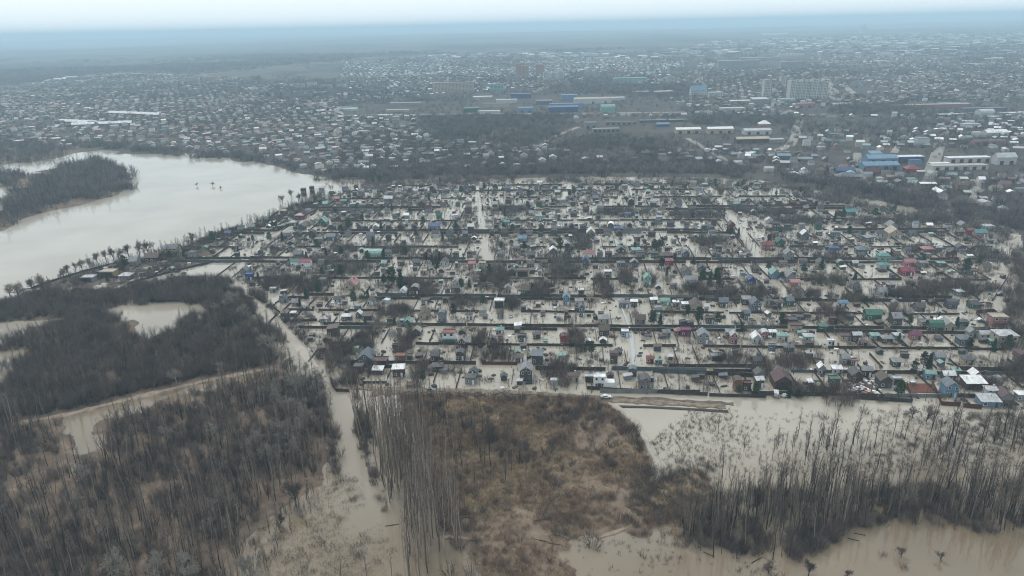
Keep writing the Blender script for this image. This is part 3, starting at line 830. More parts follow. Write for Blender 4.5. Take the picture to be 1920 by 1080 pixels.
# explicit buildings: px, py(base), width px, kind, ridge, roof, wall, storeys height m, extra
EX = [
    (841, 642, 26, 'flat', 'y', 'red', 'white', 5.0, green_base), (867, 656, 17, 'gable', 'y', 'grey', 'maroon', 4.4, None), (986, 715, 26, 'gable', 'y', 'grey', 'dark grey', 5.2, None),
    (1124, 727, 24, 'flat', 'y', 'white', 'white', 5.0, white_parapet), (1209, 732, 24, 'gambrel', 'y', 'dark grey', 'grey', 3.2, stepped_trim), (1057, 649, 15, 'gambrel', 'y', 'maroon', 'red', 4.0, None),
    (937, 627, 16, 'gable', 'x', 'mint', 'brown', 2.6, None), (971, 620, 14, 'shed', 'y', 'white', 'light grey', 2.8, None), (980, 641, 15, 'flat', 'y', 'dark grey', 'dark grey', 3.2, None),
    (1062, 573, 14, 'gable', 'y', 'light blue', 'light blue', 5.0, None), (1091, 594, 13, 'gable', 'y', 'slate blue', 'slate blue', 5.4, None), (936, 578, 21, 'flat', 'y', 'white', 'light grey', 4.4, open_front),
    (880, 600, 13, 'gable', 'x', 'dark grey', 'white', 3.2, None), (882, 721, 22, 'hip', 'y', 'dark grey', 'grey', 3.4, None), (819, 697, 22, 'hip', 'y', 'dark grey', 'brown', 2.6, None),
    (1075, 717, 22, 'hip', 'y', 'brown', 'beige', 3.0, None), (1105, 717, 17, 'flat', 'y', 'light grey', 'brown', 2.8, open_front), (854, 549, 19, 'gable', 'x', 'dark grey', 'dark grey', 3.2, None),
    (1106, 566, 13, 'hip', 'y', 'brown', 'beige', 3.6, None), (980, 521, 26, 'flat', 'y', 'brown', 'beige', 4.6, open_front), (756, 554, 13, 'gable', 'y', 'white', 'white', 2.8, None),
    (657, 543, 27, 'gable', 'y', 'pink', 'beige', 3.0, None), (649, 602, 20, 'hip', 'y', 'light grey', 'slate blue', 2.7, None), (672, 597, 12, 'gable', 'y', 'white', 'slate blue', 2.6, None),
    (795, 599, 22, 'gable', 'y', 'brown', 'beige', 2.6, None), (765, 614, 14, 'gable', 'y', 'mint', 'green', 3.0, None), (684, 684, 32, 'gable', 'y', 'slate blue', 'slate blue', 3.0, None),
    (750, 678, 20, 'flat', 'y', 'orange', 'orange', 2.8, None), (712, 690, 30, 'flat', 'y', 'maroon', 'brown', 3.4, open_front), (708, 703, 22, 'shed', 'x', 'white', 'grey', 2.4, open_front), (467, 526, 15, 'flat', 'y', 'blue', 'blue', 4.2, None), (511, 549, 12, 'flat', 'y', 'light grey', 'grey', 2.6, None),
    (1214, 535, 15, 'gable', 'y', 'mint', 'mint', 4.6, None), (1410, 535, 15, 'gable', 'y', 'blue', 'blue', 3.6, None), (1454, 523, 20, 'gable', 'y', 'mint', 'light blue', 3.2, None), (1482, 530, 19, 'gable', 'y', 'grey', 'grey', 3.8, None),
    (1492, 538, 20, 'shed', 'x', 'pink', 'pink', 2.8, None), (1306, 585, 25, 'gable', 'y', 'brown', 'beige', 3.6, None), (1417, 584, 20, 'gable', 'y', 'slate blue', 'slate blue', 4.4, None), (1461, 576, 19, 'hip', 'y', 'brown', 'dark grey', 2.8, None),
    (1226, 570, 14, 'shed', 'x', 'white', 'grey', 2.6, None), (1247, 573, 19, 'gable', 'x', 'mint', 'mint', 2.8, None), (1267, 576, 11, 'shed', 'x', 'white', 'grey', 3.0, None), (1285, 579, 14, 'shed', 'x', 'white', 'brown', 2.8, None),
    (1286, 631, 21, 'flat', 'y', 'magenta', 'magenta', 3.4, None), (1270, 629, 12, 'shed', 'x', 'pink', 'pink', 2.6, None), (1319, 645, 23, 'gable', 'y', 'grey', 'grey', 4.4, None), (1376, 645, 14, 'gable', 'y', 'light grey', 'pink', 4.6, None),
    (1419, 645, 19, 'gable', 'y', 'white', 'light grey', 3.0, None), (1434, 636, 13, 'arch', 'y', 'light grey', 'pink', 3.0, None), (1449, 632, 14, 'shed', 'x', 'white', 'brown', 2.6, None), (1468, 640, 22, 'hip', 'y', 'mint', 'light grey', 3.0, None), (1492, 623, 25, 'flat', 'y', 'maroon', 'beige', 3.6, None),
    (1517, 641, 20, 'hip', 'y', 'light grey', 'mint', 2.8, None), (1543, 623, 15, 'shed', 'x', 'green', 'green', 3.2, None), (1384, 734, 17, 'arch', 'y', 'brown', 'orange', 4.2, None), (1401, 734, 11, 'flat', 'y', 'maroon', 'brown', 3.8, None), (1468, 731, 36, 'gable', 'y', 'maroon', 'brown', 4.0, open_front),
    (1425, 727, 13, 'shed', 'y', 'light grey', 'brown', 3.4, None), (1541, 703, 12, 'gable', 'y', 'white', 'grey', 3.6, None), (1219, 682, 15, 'gable', 'x', 'red', 'red', 2.8, None), (1235, 684, 15, 'shed', 'x', 'mint', 'slate blue', 2.4, None), (1518, 672, 13, 'shed', 'x', 'light grey', 'grey', 2.6, None),
    (1480, 660, 20, 'hip', 'y', 'slate blue', 'slate blue', 2.4, None), (1448, 659, 11, 'flat', 'y', 'slate blue', 'slate blue', 3.0, None), (1343, 677, 22, 'flat', 'y', 'grey', 'grey', 2.4, open_front), (1172, 632, 15, 'flat', 'y', 'white', 'light blue', 3.0, None), (1170, 578, 20, 'hip', 'y', 'slate blue', 'slate blue', 3.0, None),
    (1189, 575, 14, 'shed', 'x', 'white', 'dark grey', 3.0, None), (1296, 534, 26, 'gable', 'x', 'grey', 'white', 3.2, None), (1701, 517, 26, 'gable', 'x', 'crimson', 'crimson', 3.0, None), (1580, 577, 19, 'gable', 'x', 'light blue', 'white', 2.8, None),
    (1638, 601, 32, 'gable', 'x', 'green', 'green', 3.4, None), (1755, 623, 28, 'gambrel', 'x', 'green', 'brown', 2.6, None), (1779, 621, 24, 'gable', 'y', 'grey', 'beige', 3.0, None), (1717, 638, 22, 'gable', 'x', 'magenta', 'pink', 2.8, None), (1685, 638, 17, 'hip', 'y', 'light grey', 'light blue', 2.6, None),
    (1664, 644, 22, 'hip', 'y', 'grey', 'brown', 2.6, None), (1641, 638, 17, 'shed', 'x', 'mint', 'mint', 2.4, None), (1606, 641, 18, 'gable', 'x', 'light grey', 'brown', 3.8, None), (1619, 651, 14, 'shed', 'x', 'maroon', 'maroon', 2.4, None), (1558, 648, 12, 'flat', 'y', 'white', 'white', 2.6, None),
    (1810, 648, 26, 'hip', 'y', 'slate blue', 'slate blue', 3.2, None), (1823, 634, 15, 'gable', 'y', 'grey', 'grey', 3.2, None), (1874, 613, 32, 'flat', 'y', 'beige', 'pink', 5.2, porch(M_dark)), (1888, 650, 40, 'hip', 'y', 'light grey', 'beige', 5.6, None), (1846, 636, 21, 'gable', 'x', 'light grey', 'light grey', 2.8, None),
    (1862, 648, 14, 'shed', 'x', 'mint', 'green', 2.4, None), (1625, 707, 22, 'gable', 'x', 'grey', 'maroon', 3.4, None), (1660, 728, 25, 'gable', 'y', 'brown', 'dark grey', 3.8, None), (1682, 722, 17, 'flat', 'y', 'light grey', 'light grey', 3.0, open_front), (1570, 702, 20, 'shed', 'x', 'white', 'light grey', 2.6, None),
    (1744, 712, 21, 'gable', 'x', 'mint', 'light blue', 3.0, None), (1779, 713, 24, 'gable', 'x', 'white', 'slate blue', 2.6, None), (1793, 705, 15, 'shed', 'x', 'mint', 'mint', 2.6, None), (1784, 745, 26, 'gable', 'y', 'slate blue', 'light blue', 5.0, None), (1829, 731, 42, 'shed', 'x', 'white', 'brown', 3.0, open_front),
    (1860, 750, 24, 'hip', 'y', 'light grey', 'light grey', 4.4, None), (1857, 764, 40, 'shed', 'x', 'light grey', 'light blue', 2.6, None), (1887, 760, 26, 'gable', 'y', 'maroon', 'grey', 4.0, porch(M_dark)), (1916, 753, 20, 'hip', 'y', 'white', 'grey', 3.2, None), (1831, 713, 18, 'gable', 'y', 'white', 'grey', 2.4, None),
    (1601, 686, 12, 'flat', 'y', 'orange', 'brown', 2.4, None), (569, 368, 10, 'flat', 'y', 'maroon', 'maroon', 7.0, None), (585, 364, 9, 'flat', 'y', 'maroon', 'maroon', 7.0, None), (603, 366, 10, 'flat', 'y', 'light grey', 'grey', 7.0, None), (644, 383, 14, 'gable', 'x', 'green', 'green', 3.0, None), (631, 378, 12, 'gable', 'x', 'pink', 'red', 3.0, None),
    (562, 412, 20, 'hip', 'y', 'maroon', 'magenta', 3.6, None), (496, 417, 17, 'gable', 'x', 'green', 'green', 2.8, None), (549, 424, 17, 'hip', 'y', 'slate blue', 'green', 3.0, None), (427, 443, 14, 'gable', 'x', 'blue', 'blue', 2.8, None), (604, 423, 18, 'gable', 'y', 'mint', 'green', 3.0, None),
    (553, 500, 18, 'gable', 'x', 'green', 'white', 3.6, None), (573, 501, 21, 'gable', 'x', 'crimson', 'white', 3.6, None), (699, 483, 38, 'arch', 'x', 'mint', 'mint', 1.6, None), (814, 432, 24, 'gable', 'x', 'blue', 'light blue', 3.4, None), (620, 451, 20, 'gable', 'x', 'slate blue', 'slate blue', 3.2, None),
    (597, 457, 16, 'flat', 'y', 'grey', 'grey', 3.6, None), (728, 378, 18, 'gable', 'x', 'light grey', 'light blue', 3.0, None), (650, 327, 11, 'gable', 'x', 'red', 'red', 3.2, None), (321, 478, 28, 'gable', 'x', 'slate blue', 'yellow', 4.8, None), (200, 520, 30, 'flat', 'y', 'beige', 'yellow', 3.6, open_front), (163, 529, 26, 'flat', 'y', 'light grey', 'grey', 3.0, open_front),
    (233, 524, 24, 'hip', 'y', 'light grey', 'grey', 2.4, None), (284, 492, 30, 'gable', 'x', 'brown', 'maroon', 3.6, None), (950, 424, 13, 'gable', 'x', 'teal', 'teal', 3.4, None), (1160, 438, 17, 'hip', 'y', 'blue', 'blue', 4.0, None), (1177, 408, 12, 'hip', 'y', 'blue', 'slate blue', 3.4, None), (1108, 444, 17, 'gable', 'y', 'white', 'beige', 3.2, None),
    (979, 454, 18, 'gable', 'x', 'light blue', 'light blue', 3.0, None), (1105, 484, 24, 'shed', 'x', 'red', 'white', 3.0, None), (1141, 485, 14, 'flat', 'y', 'dark grey', 'dark grey', 4.0, None), (975, 496, 15, 'hip', 'y', 'maroon', 'brown', 3.0, None), (885, 502, 15, 'gable', 'x', 'pink', 'pink', 3.0, None), (904, 506, 15, 'flat', 'y', 'beige', 'beige', 4.6, None),
    (1098, 497, 13, 'gable', 'y', 'blue', 'slate blue', 3.4, None), (1010, 415, 12, 'hip', 'y', 'mint', 'mint', 4.4, None), (1012, 348, 10, 'gable', 'x', 'white', 'white', 3.4, None), (1372, 431, 14, 'gable', 'y', 'maroon', 'red', 4.0, None), (1440, 469, 21, 'gable', 'x', 'red', 'pink', 3.8, None), (1250, 488, 27, 'hip', 'y', 'brown', 'brown', 3.2, None),
    (1255, 498, 16, 'shed', 'x', 'crimson', 'crimson', 3.2, None), (1479, 489, 17, 'gable', 'y', 'grey', 'grey', 4.6, None), (1201, 484, 17, 'flat', 'y', 'dark grey', 'grey', 4.0, None), (1449, 447, 9, 'flat', 'y', 'red', 'red', 3.4, None), (1381, 390, 13, 'gable', 'x', 'mint', 'light blue', 3.8, None), (1463, 463, 15, 'gable', 'y', 'green', 'green', 3.6, None),
    (1510, 450, 15, 'gable', 'y', 'white', 'slate blue', 4.2, None), (1455, 434, 13, 'flat', 'y', 'dark grey', 'dark grey', 6.0, None), (1658, 490, 23, 'hip', 'y', 'teal', 'mint', 3.6, None), (1658, 506, 20, 'hip', 'y', 'teal', 'light grey', 3.0, None), (1706, 500, 22, 'gable', 'x', 'pink', 'pink', 3.0, None), (1740, 476, 22, 'hip', 'y', 'pink', 'crimson', 3.2, None),
    (1564, 476, 18, 'hip', 'y', 'blue', 'slate blue', 4.0, None), (1620, 476, 27, 'hip', 'y', 'slate blue', 'green', 2.8, None), (1680, 447, 28, 'gable', 'y', 'beige', 'beige', 3.6, None), (1839, 445, 24, 'gable', 'x', 'teal', 'pink', 3.4, None), (1819, 440, 15, 'gable', 'x', 'red', 'red', 3.4, None), (1595, 404, 20, 'gable', 'x', 'teal', 'slate blue', 3.0, None), (1674, 433, 18, 'gable', 'y', 'grey', 'grey', 3.6, None),
    (1855, 432, 22, 'flat', 'y', 'light grey', 'light grey', 3.0, None), (1236, 416, 13, 'flat', 'y', 'light grey', 'grey', 4.0, None),
]
for e in EX:
    px, py, wpx, kind, ridge, roof, wall, h, ex = e
    p = G(px, py)
    W = wpx / FPX * depth_of(p)
    W = max(3.0, min(W * .86, 12))
    D = W * (1.15 if ridge == 'y' else .68)
    if kind == 'flat': D = W * .75
    if kind == 'hip': D = W * .82
    rise = {'gable': .36 * (W if ridge == 'y' else D), 'hip': .22 * W, 'flat': 0, 'gambrel': .5 * W, 'arch': .42 * min(W, D), 'shed': .12 * W}[kind]
    if kind == 'gable' and ridge == 'y' and wpx <= 20: rise *= 1.35
    c = Vector((p.x, p.y, 0)) + VX * (D / 2)
    big = W * (h + rise) > 38
    z = 0
    nm = 'house' if big else random.choice(('cottage', 'cottage', 'cottage', 'cabin'))
    house(c.x, c.y, W, D, h, kind, ridge, rise, roof, wall, -A + random.gauss(0, .03), 0 if ex is open_front else (2 if big else 1), ex is None, random.choice((0, 1, 2)) if ex is None else 0, nm, ex)

# procedural rest of the village
FILLROOF = ['grey', 'light grey', 'dark grey', 'brown', 'dark grey', 'maroon', 'slate blue', 'mint', 'white', 'brown', 'dark grey', 'dark grey', 'grey', 'brown', 'dark grey', 'brown', 'slate blue', 'grey', 'beige', 'dark grey', 'dark grey', 'brown', 'grey', 'grey', 'green', 'dark grey', 'dark grey', 'brown', 'dark grey', 'slate blue', 'grey']
FILLWALL = ['grey', 'brown', 'dark grey', 'grey', 'beige', 'slate blue', 'light grey', 'green', 'brown', 'dark grey', 'dark grey', 'brown', 'slate blue', 'grey']
def dark_patch(x, y, k=1.0):
    return any(((x - a) / (c * k)) ** 2 + ((y - b) / (d * k)) ** 2 < 1 for a, b, c, d in _DK)
_DK = []
for a, b, c, d in DARK:
    p = G(a, b); q = G(a, b - d); r = G(a, b + d)
    _DK.append((p.x, (q.y + r.y) / 2, c / FPX * depth_of(p), (q.y - r.y) / 2))
def clash(x, y, r):
    return any((x - a) ** 2 + (y - b) ** 2 < (r + c) ** 2 for a, b, c in PLACED)

CAND, SHEDS, SIDEF, ROWF = [], [], [], []
ulo, uhi = -330, 560
for bi, (s_, o_) in enumerate(BANDS):
    v0, v1 = ROWV[s_], ROWV[o_]
    dep = abs(v1 - v0); sg = 1 if v1 > v0 else -1
    u = ulo + random.uniform(0, 10)
    while u < uhi:
        wd = random.uniform(8.5, 13.5)
        m = xy(u + wd / 2, (v0 + v1) / 2)
        if inside(P_village, m.x, m.y):
            a = xy(u, v0); b = xy(u, v1)
            if random.random() < .7: SIDEF.append((a, b, bi))
            if random.random() < (.42 if bi < 6 else .78):
                q = xy(u + wd * random.uniform(.35, .65), v0 + sg * random.uniform(4.0, 8.0) if random.random() < .7 else v0 + sg * dep * random.uniform(.4, .75))
                CAND.append((q, bi))
            for _ in range(random.choice((1, 1, 2, 2) if bi > 5 else (0, 1, 1, 2))):
                q = xy(u + wd * random.uniform(.2, .8), v0 + sg * dep * random.uniform(.12, .9))
                SHEDS.append((q, bi))
        u += wd
CAND.sort(key=lambda c: c[0].y)
FARH = []
for q, bi in CAND:
    if near_lane(q.x, q.y, 6) or dark_patch(q.x, q.y, .8): continue
    kind = random.choice(('gable', 'gable', 'gable', 'hip', 'gambrel', 'shed', 'gable', 'flat'))
    ridge = random.choice('xy')
    W = random.uniform(3.2, 5.4); D = W * random.uniform(.8, 1.15)
    if clash(q.x, q.y, max(W, D) * .55): continue
    h = random.choice((2.5, 2.6, 2.8, 3.0, 3.4, 4.2))
    rise = {'gable': .38 * (W if ridge == 'y' else D), 'hip': .25 * W, 'flat': 0, 'gambrel': .5 * (W if ridge == 'y' else D), 'shed': .12 * W}[kind]
    roof, wall = random.choice(FILLROOF), random.choice(FILLWALL)
    rot = -A + random.gauss(0, .06)
    if len(BUILT) < 298:
        near = q.y < 430
        house(q.x, q.y, W, D, h, kind, ridge, rise, roof, wall, rot, 1, near or random.random() < .5, random.choice((0, 0, 2)) if near else 0, random.choice(('cottage', 'cottage', 'cabin')))
    else:
        PLACED.append((q.x, q.y, max(W, D) * .55))
        FARH.append((q.x, q.y, W, D, h, kind, ridge, rise, roof, wall, rot))

class Mass:
    """Many small painted solids joined into one stuff object, each face with its own paint colour."""
    def __init__(self): self.V, self.F, self.C = [], [], []
    def add(self, V, F, col, x=0, y=0, z=0, rot=0, s=1.0):
        c, n = math.cos(rot), math.sin(rot); o = len(self.V)
        self.V += [(x + (a * c - b * n) * s, y + (a * n + b * c) * s, z + d * s) for a, b, d in V]
        self.F += [tuple(i + o for i in f) for f in F]
        self.C += [col] * len(F)
    def build(self, name, mat=None, kind='stuff', label=None):
        me = mesh(name, self.V, self.F, mat or M_tint)
        a = me.attributes.new('tint', 'FLOAT_COLOR', 'FACE')
        a.data.foreach_set('color', np.array([(*c, 1) for c in self.C], np.float32).ravel())
        return props(link(name, me), label, kind=kind)
def jit(c, k=.25):
    g = random.uniform(1 - k, 1 + k); m = sum(c) / 3
    return tuple(max(.01, min(.8, (x * .8 + m * .2) * g * random.uniform(.96, 1.04))) for x in c)
if FARH:
    ms = Mass()
    for x, y, W, D, h, kind, ridge, rise, roof, wall, rot in FARH:
        WV, WF, RV, RF = shell(kind, W, D, h, ridge, rise)
        ms.add(WV, WF, jit(ROOF[wall]), x, y, 0, rot); ms.add(RV, RF, jit(ROOF[roof]), x, y, 0, rot)
    ms.build("far_village_houses")

# sheds: near ones are things of their own
SHEDS.sort(key=lambda c: c[0].y)
NSHED = 0; SHED_REC = []
ms = Mass()
for q, bi in SHEDS:
    if near_lane(q.x, q.y, 4) or clash(q.x, q.y, 1.6) or dark_patch(q.x, q.y, .7): continue
    W = random.uniform(1.6, 3.6); D = random.uniform(1.6, 3.2); h = random.uniform(1.3, 2.3)
    kind = random.choice(('shed', 'shed', 'gable', 'flat')); rise = .15 * W if kind == 'shed' else (.3 * W if kind == 'gable' else 0)
    roof = random.choice(('white', 'grey', 'grey', 'brown', 'dark grey', 'dark grey', 'dark grey', 'brown', 'light grey', 'mint', 'dark grey', 'slate blue', 'maroon', 'dark grey')); wall = random.choice(('brown', 'dark grey', 'grey', 'dark grey', 'light grey', 'slate blue', 'brown', 'dark grey'))
    WV, WF, RV, RF = shell(kind, W, D, h, 'y', rise); rot = -A + random.gauss(0, .15)
    PLACED.append((q.x, q.y, 1.8))
    if NSHED < 210:
        o = link('shed', None, None, (q.x, q.y, 0), rot)
        link('wall', mesh('wall', WV, WF, MW[wall]), o); link('roof', mesh('roof', RV, RF, MR[roof]), o)
        SHED_REC.append(dict(o=o, x=q.x, y=q.y, kind=kind, roof=roof, wall=wall)); NSHED += 1
    else:
        ms.add(WV, WF, jit(ROOF[wall]), q.x, q.y, 0, rot); ms.add(RV, RF, jit(ROOF[roof]), q.x, q.y, 0, rot)
ms.build("far_village_sheds")

# --- labels that single out: look + place along the plot rows
ORD = 'first second third fourth fifth sixth seventh eighth ninth tenth eleventh twelfth thirteenth fourteenth fifteenth sixteenth seventeenth eighteenth nineteenth'.split()
def ordw(n):
    if n < 19: return ORD[n]
    tens = {2: 'twenty', 3: 'thirty', 4: 'forty', 5: 'fifty', 6: 'sixty', 7: 'seventy', 8: 'eighty', 9: 'ninety'}
    n += 1
    if n >= 100: return 'hundredth' if n == 100 else 'hundred-and-' + ordw(n - 101)
    t, u = divmod(n, 10)
    return (tens[t][:-1] + 'ieth') if u == 0 else tens[t] + '-' + ORD[u - 1]
ROWEDGE = sorted(set(round(ROWV[o], 2) for _, o in BANDS) | {ROWV[1], ROWV[2]})
def row_of(v):
    mids = sorted({(ROWV[a] + ROWV[b]) / 2 for a, b in BANDS})
    return min(range(len(mids)), key=lambda i: abs(mids[i] - v))
ROWNAME = lambda r: 'row nearest the dyke road' if r == 0 else ordw(r) + ' plot row behind the dyke road'
def label_rows(recs, phrase, short, group):
    rows = {}
    for r in recs:
        u, v = uv((r['x'], r['y'])); r['u'] = u; r['row'] = row_of(v); rows.setdefault(r['row'], []).append(r)
    attr = {}
    for r in recs:
        r['ph'] = phrase(r); attr.setdefault(r['ph'], []).append(r)
    for row, L in rows.items():
        L.sort(key=lambda r: r['u'])
        rn = ('front' if row == 0 else ordw(row)) + ' plot row'
        for r in L:
            here = [q for q in attr[r['ph']] if q['row'] == row]
            if len(attr[r['ph']]) == 1: lab = r['ph'] + ', the only one, in the ' + rn
            elif len(here) == 1: lab = r['ph'] + ', only such one in the ' + rn
            else: lab = '%s, %s like it from river, %s' % (r['ph'], ordw(sorted(here, key=lambda q: q['u']).index(r)), rn)
            props(r['o'], lab, short, group)
CW = {'light grey': 'silver', 'dark grey': 'charcoal', 'light blue': 'pale-blue', 'slate blue': 'slate'}
cw_ = lambda c: CW.get(c, c)
def hp(r):
    size = 'two-storey ' if r['h'] > 4.1 else ''
    ww = 'same-coloured' if r['wall'] == r['roof'] else cw_(r['wall'])
    return '%s%s %s-roofed %s with %s walls' % (size, cw_(r['roof']), KINDWORD[r['kind']], 'house' if r['name'] == 'house' else r['name'], ww)
label_rows(BUILT, hp, 'house', 'houses standing in the flood water')
label_rows(SHED_REC, lambda r: 'small %s shed with %s %s roof' % (cw_(r['wall']), cw_(r['roof']), {'shed': 'sloping', 'gable': 'gable', 'flat': 'flat'}[r['kind']]), 'shed', 'sheds on the flooded plots')

# ------------------------------------------------------------------ fences
def fence_run(a, b, h, mat, tall_panels=2.6, parent=None):
    """boards and posts of one straight run, local to a"""
    d = (b - a); L = d.length; d.normalize(); n = Vector((-d.y, d.x, 0))
    V, F = [], []; PV, PF = [], []
    k = max(1, round(L / tall_panels)); 
    for i in range(k):
        s0, s1 = L * i / k + .05, L * (i + 1) / k - .05
        hh = h * random.uniform(.93, 1.05)
        q = [a + d * s0 - n * .04, a + d * s1 - n * .04, a + d * s1 + n * .04, a + d * s0 + n * .04]
        o = len(V)
        V += [(p.x, p.y, -1.2) for p in q] + [(p.x, p.y, hh) for p in q]
        F += [(o, o + 1, o + 5, o + 4), (o + 1, o + 2, o + 6, o + 5), (o + 2, o + 3, o + 7, o + 6), (o + 3, o, o + 4, o + 7), (o + 4, o + 5, o + 6, o + 7)]
    for i in range(k + 1):
        p = a + d * (L * i / k); o = len(PV)
        PV += [(p.x + x, p.y + y, z) for z in (-1.2, h + .12) for x, y in ((-.07, -.07), (.07, -.07), (.07, .07), (-.07, .07))]
        PF += [(o, o + 1, o + 5, o + 4), (o + 1, o + 2, o + 6, o + 5), (o + 2, o + 3, o + 7, o + 6), (o + 3, o, o + 4, o + 7), (o + 4, o + 5, o + 6, o + 7)]
    return V, F, PV, PF
FMAT = {'dark board': M_fence, 'blue-grey sheet': M_fence2, 'red-brown sheet': M_fence3, 'pale slab': M_fence4}
FENCE_REC = []
fmass = Mass(); FCOL = {'dark board': (.05, .043, .04), 'blue-grey sheet': (.055, .085, .1), 'red-brown sheet': (.085, .028, .022), 'pale slab': (.16, .165, .165)}
def fence(a, b, h, kind, thing=True):
    V, F, PV, PF = fence_run(a, b, h, FMAT[kind])
    if thing and len(FENCE_REC) < 290:
        o = link('fence', None, None, (a.x, a.y, 0))
        sh_ = lambda W: [(x - a.x, y - a.y, z) for x, y, z in W]
        props(link('fence_panel', mesh('fence_panel', sh_(V), F, FMAT[kind]), o), kind='stuff')
        props(link('fence_post', mesh('fence_post', sh_(PV), PF, FMAT[kind]), o), kind='stuff')
        m = (a + b) / 2
        FENCE_REC.append(dict(o=o, x=m.x, y=m.y, roof=kind, kind='fence'))
    else:
        fmass.add(V, F, FCOL[kind]); fmass.add(PV, PF, FCOL[kind])
runs = []
for i, v in enumerate(ROWV):
    u = ulo
    street = i in (0, 1, 2, 4, 5, 7, 8, 10, 11, 13, 14, 16, 17)
    while u < uhi:
        L = random.uniform(16, 34) if street else random.uniform(10, 24)
        a, b = xy(u, v + random.gauss(0, .25)), xy(u + L, v + random.gauss(0, .25))
        m = (a + b) / 2
        if inside(P_village, a.x, a.y) and inside(P_village, b.x, b.y) and random.random() < (.8 if street else .8) and not near_lane(a.x, a.y, 2.5) and not near_lane(b.x, b.y, 2.5) and not near_lane(m.x, m.y, 3):
            runs.append((a, b, random.uniform(1.5, 2.1) if street else random.uniform(1.0, 1.6), random.choices(list(FMAT), (8, 3, .5, 1))[0] if street else 'dark board'))
        u += L + random.choice((0, 0, .6, 3))
for a, b, bi in SIDEF:
    m = (a + b) / 2
    if near_lane(m.x, m.y, 2.5): continue
    runs.append((a.lerp(b, .03), a.lerp(b, random.choice((.97, .97, .7, .5))), random.uniform(.6, 1.4), 'dark board'))
# the strong fences that the photograph shows one by one (front row, lanes, odd corners)
for pts, h, k in (([(1100, 730), (1200, 736)], 1.7, 'dark board'), ([(1224, 737), (1326, 742)], 1.7, 'dark board'), ([(1330, 743), (1436, 746)], 1.5, 'dark board'),
                  ([(1224, 698), (1326, 703)], 2.2, 'blue-grey sheet'), ([(1326, 703), (1430, 708)], 2.0, 'dark board'), ([(1224, 737), (1224, 698)], 1.2, 'dark board'), ([(1274, 738), (1272, 700)], 1.1, 'dark board'),
                  ([(1326, 742), (1325, 703)], 1.6, 'dark board'), ([(1600, 748), (1710, 755)], 1.8, 'dark board'), ([(1764, 760), (1800, 762)], 2.0, 'red-brown sheet'), ([(1806, 764), (1840, 767)], 2.0, 'red-brown sheet'),
                  ([(1764, 758), (1748, 718)], 1.5, 'red-brown sheet'), ([(1710, 754), (1700, 720)], 1.3, 'dark board'), ([(617, 692), (622, 720)], 1.5, 'dark board'), ([(622, 720), (630, 734)], 1.5, 'dark board'), ([(630, 734), (655, 735)], 1.5, 'dark board'),
                  ([(513, 578), (545, 604)], 1.6, 'dark board'), ([(545, 604), (595, 602)], 1.5, 'dark board'), ([(680, 719), (725, 719)], 1.2, 'dark board'), ([(470, 484), (565, 485)], 1.6, 'dark board'),
                  ([(1830, 588), (1862, 586)], 2.2, 'red-brown sheet'), ([(1862, 586), (1902, 618)], 2.2, 'dark board'), ([(1830, 588), (1858, 622)], 1.6, 'dark board'), ([(1860, 566), (1890, 520)], 1.6, 'dark board'),
                  ([(935, 523), (1020, 524)], 1.6, 'pale slab'), ([(975, 556), (1018, 556)], 1.8, 'blue-grey sheet'), ([(60, 541), (150, 512)], 1.2, 'dark board'), ([(150, 512), (260, 484)], 1.4, 'dark board'), ([(240, 533), (310, 514)], 1.4, 'dark board'), ([(310, 514), (400, 492)], 1.4, 'dark board'),
                  ([(1400, 480), (1445, 525)], 1.2, 'dark board'), ([(1418, 525), (1446, 560)], 1.6, 'blue-grey sheet'), ([(1350, 400), (1395, 460)], 1.2, 'dark board'), ([(430, 430), (520, 434)], 1.4, 'dark board'), ([(520, 434), (600, 390)], 1.4, 'dark board'), ([(612, 388), (640, 368)], 1.4, 'dark board')):
    runs.append((G(*pts[0]), G(*pts[1]), h, k))
runs.sort(key=lambda r: min(r[0].y, r[1].y) - (0 if r[2] < 1.2 else 40))
for a, b, h, k in runs: fence(a, b, h, k)
if fmass.F: fmass.build("far_village_fences")
label_rows(FENCE_REC, lambda r: '%s fence run standing in water' % r['roof'], 'fence', 'fences round the flooded plots')

# pale raised pipe beside the straight lane
def walkway(name, pts, wd, z):
    V, F = [], []
    for a, b in zip(pts[:-1], pts[1:]):
        d = (b - a).normalized(); n = Vector((-d.y, d.x, 0)) * wd / 2; o = len(V)
        for zz in (z - .35, z): V += [(q.x, q.y, zz) for q in (a - n, a + n, b + n, b - n)]
        F += [(o + 4, o + 5, o + 6, o + 7), (o, o + 4, o + 7, o + 3), (o + 1, o + 2, o + 6, o + 5), (o, o + 1, o + 5, o + 4), (o + 3, o + 7, o + 6, o + 2)]
    return link(name, mesh(name, V, F, MW['light grey']))
props(walkway("flooded_lane_path", [G(1160, 562), G(1172, 594), G(1184, 625)], 1.0, .4), kind='structure')
props(walkway("concrete_lane_path", [G(1183, 626), G(1187, 660), G(1189, 690)], 2.0, .35), kind='structure')

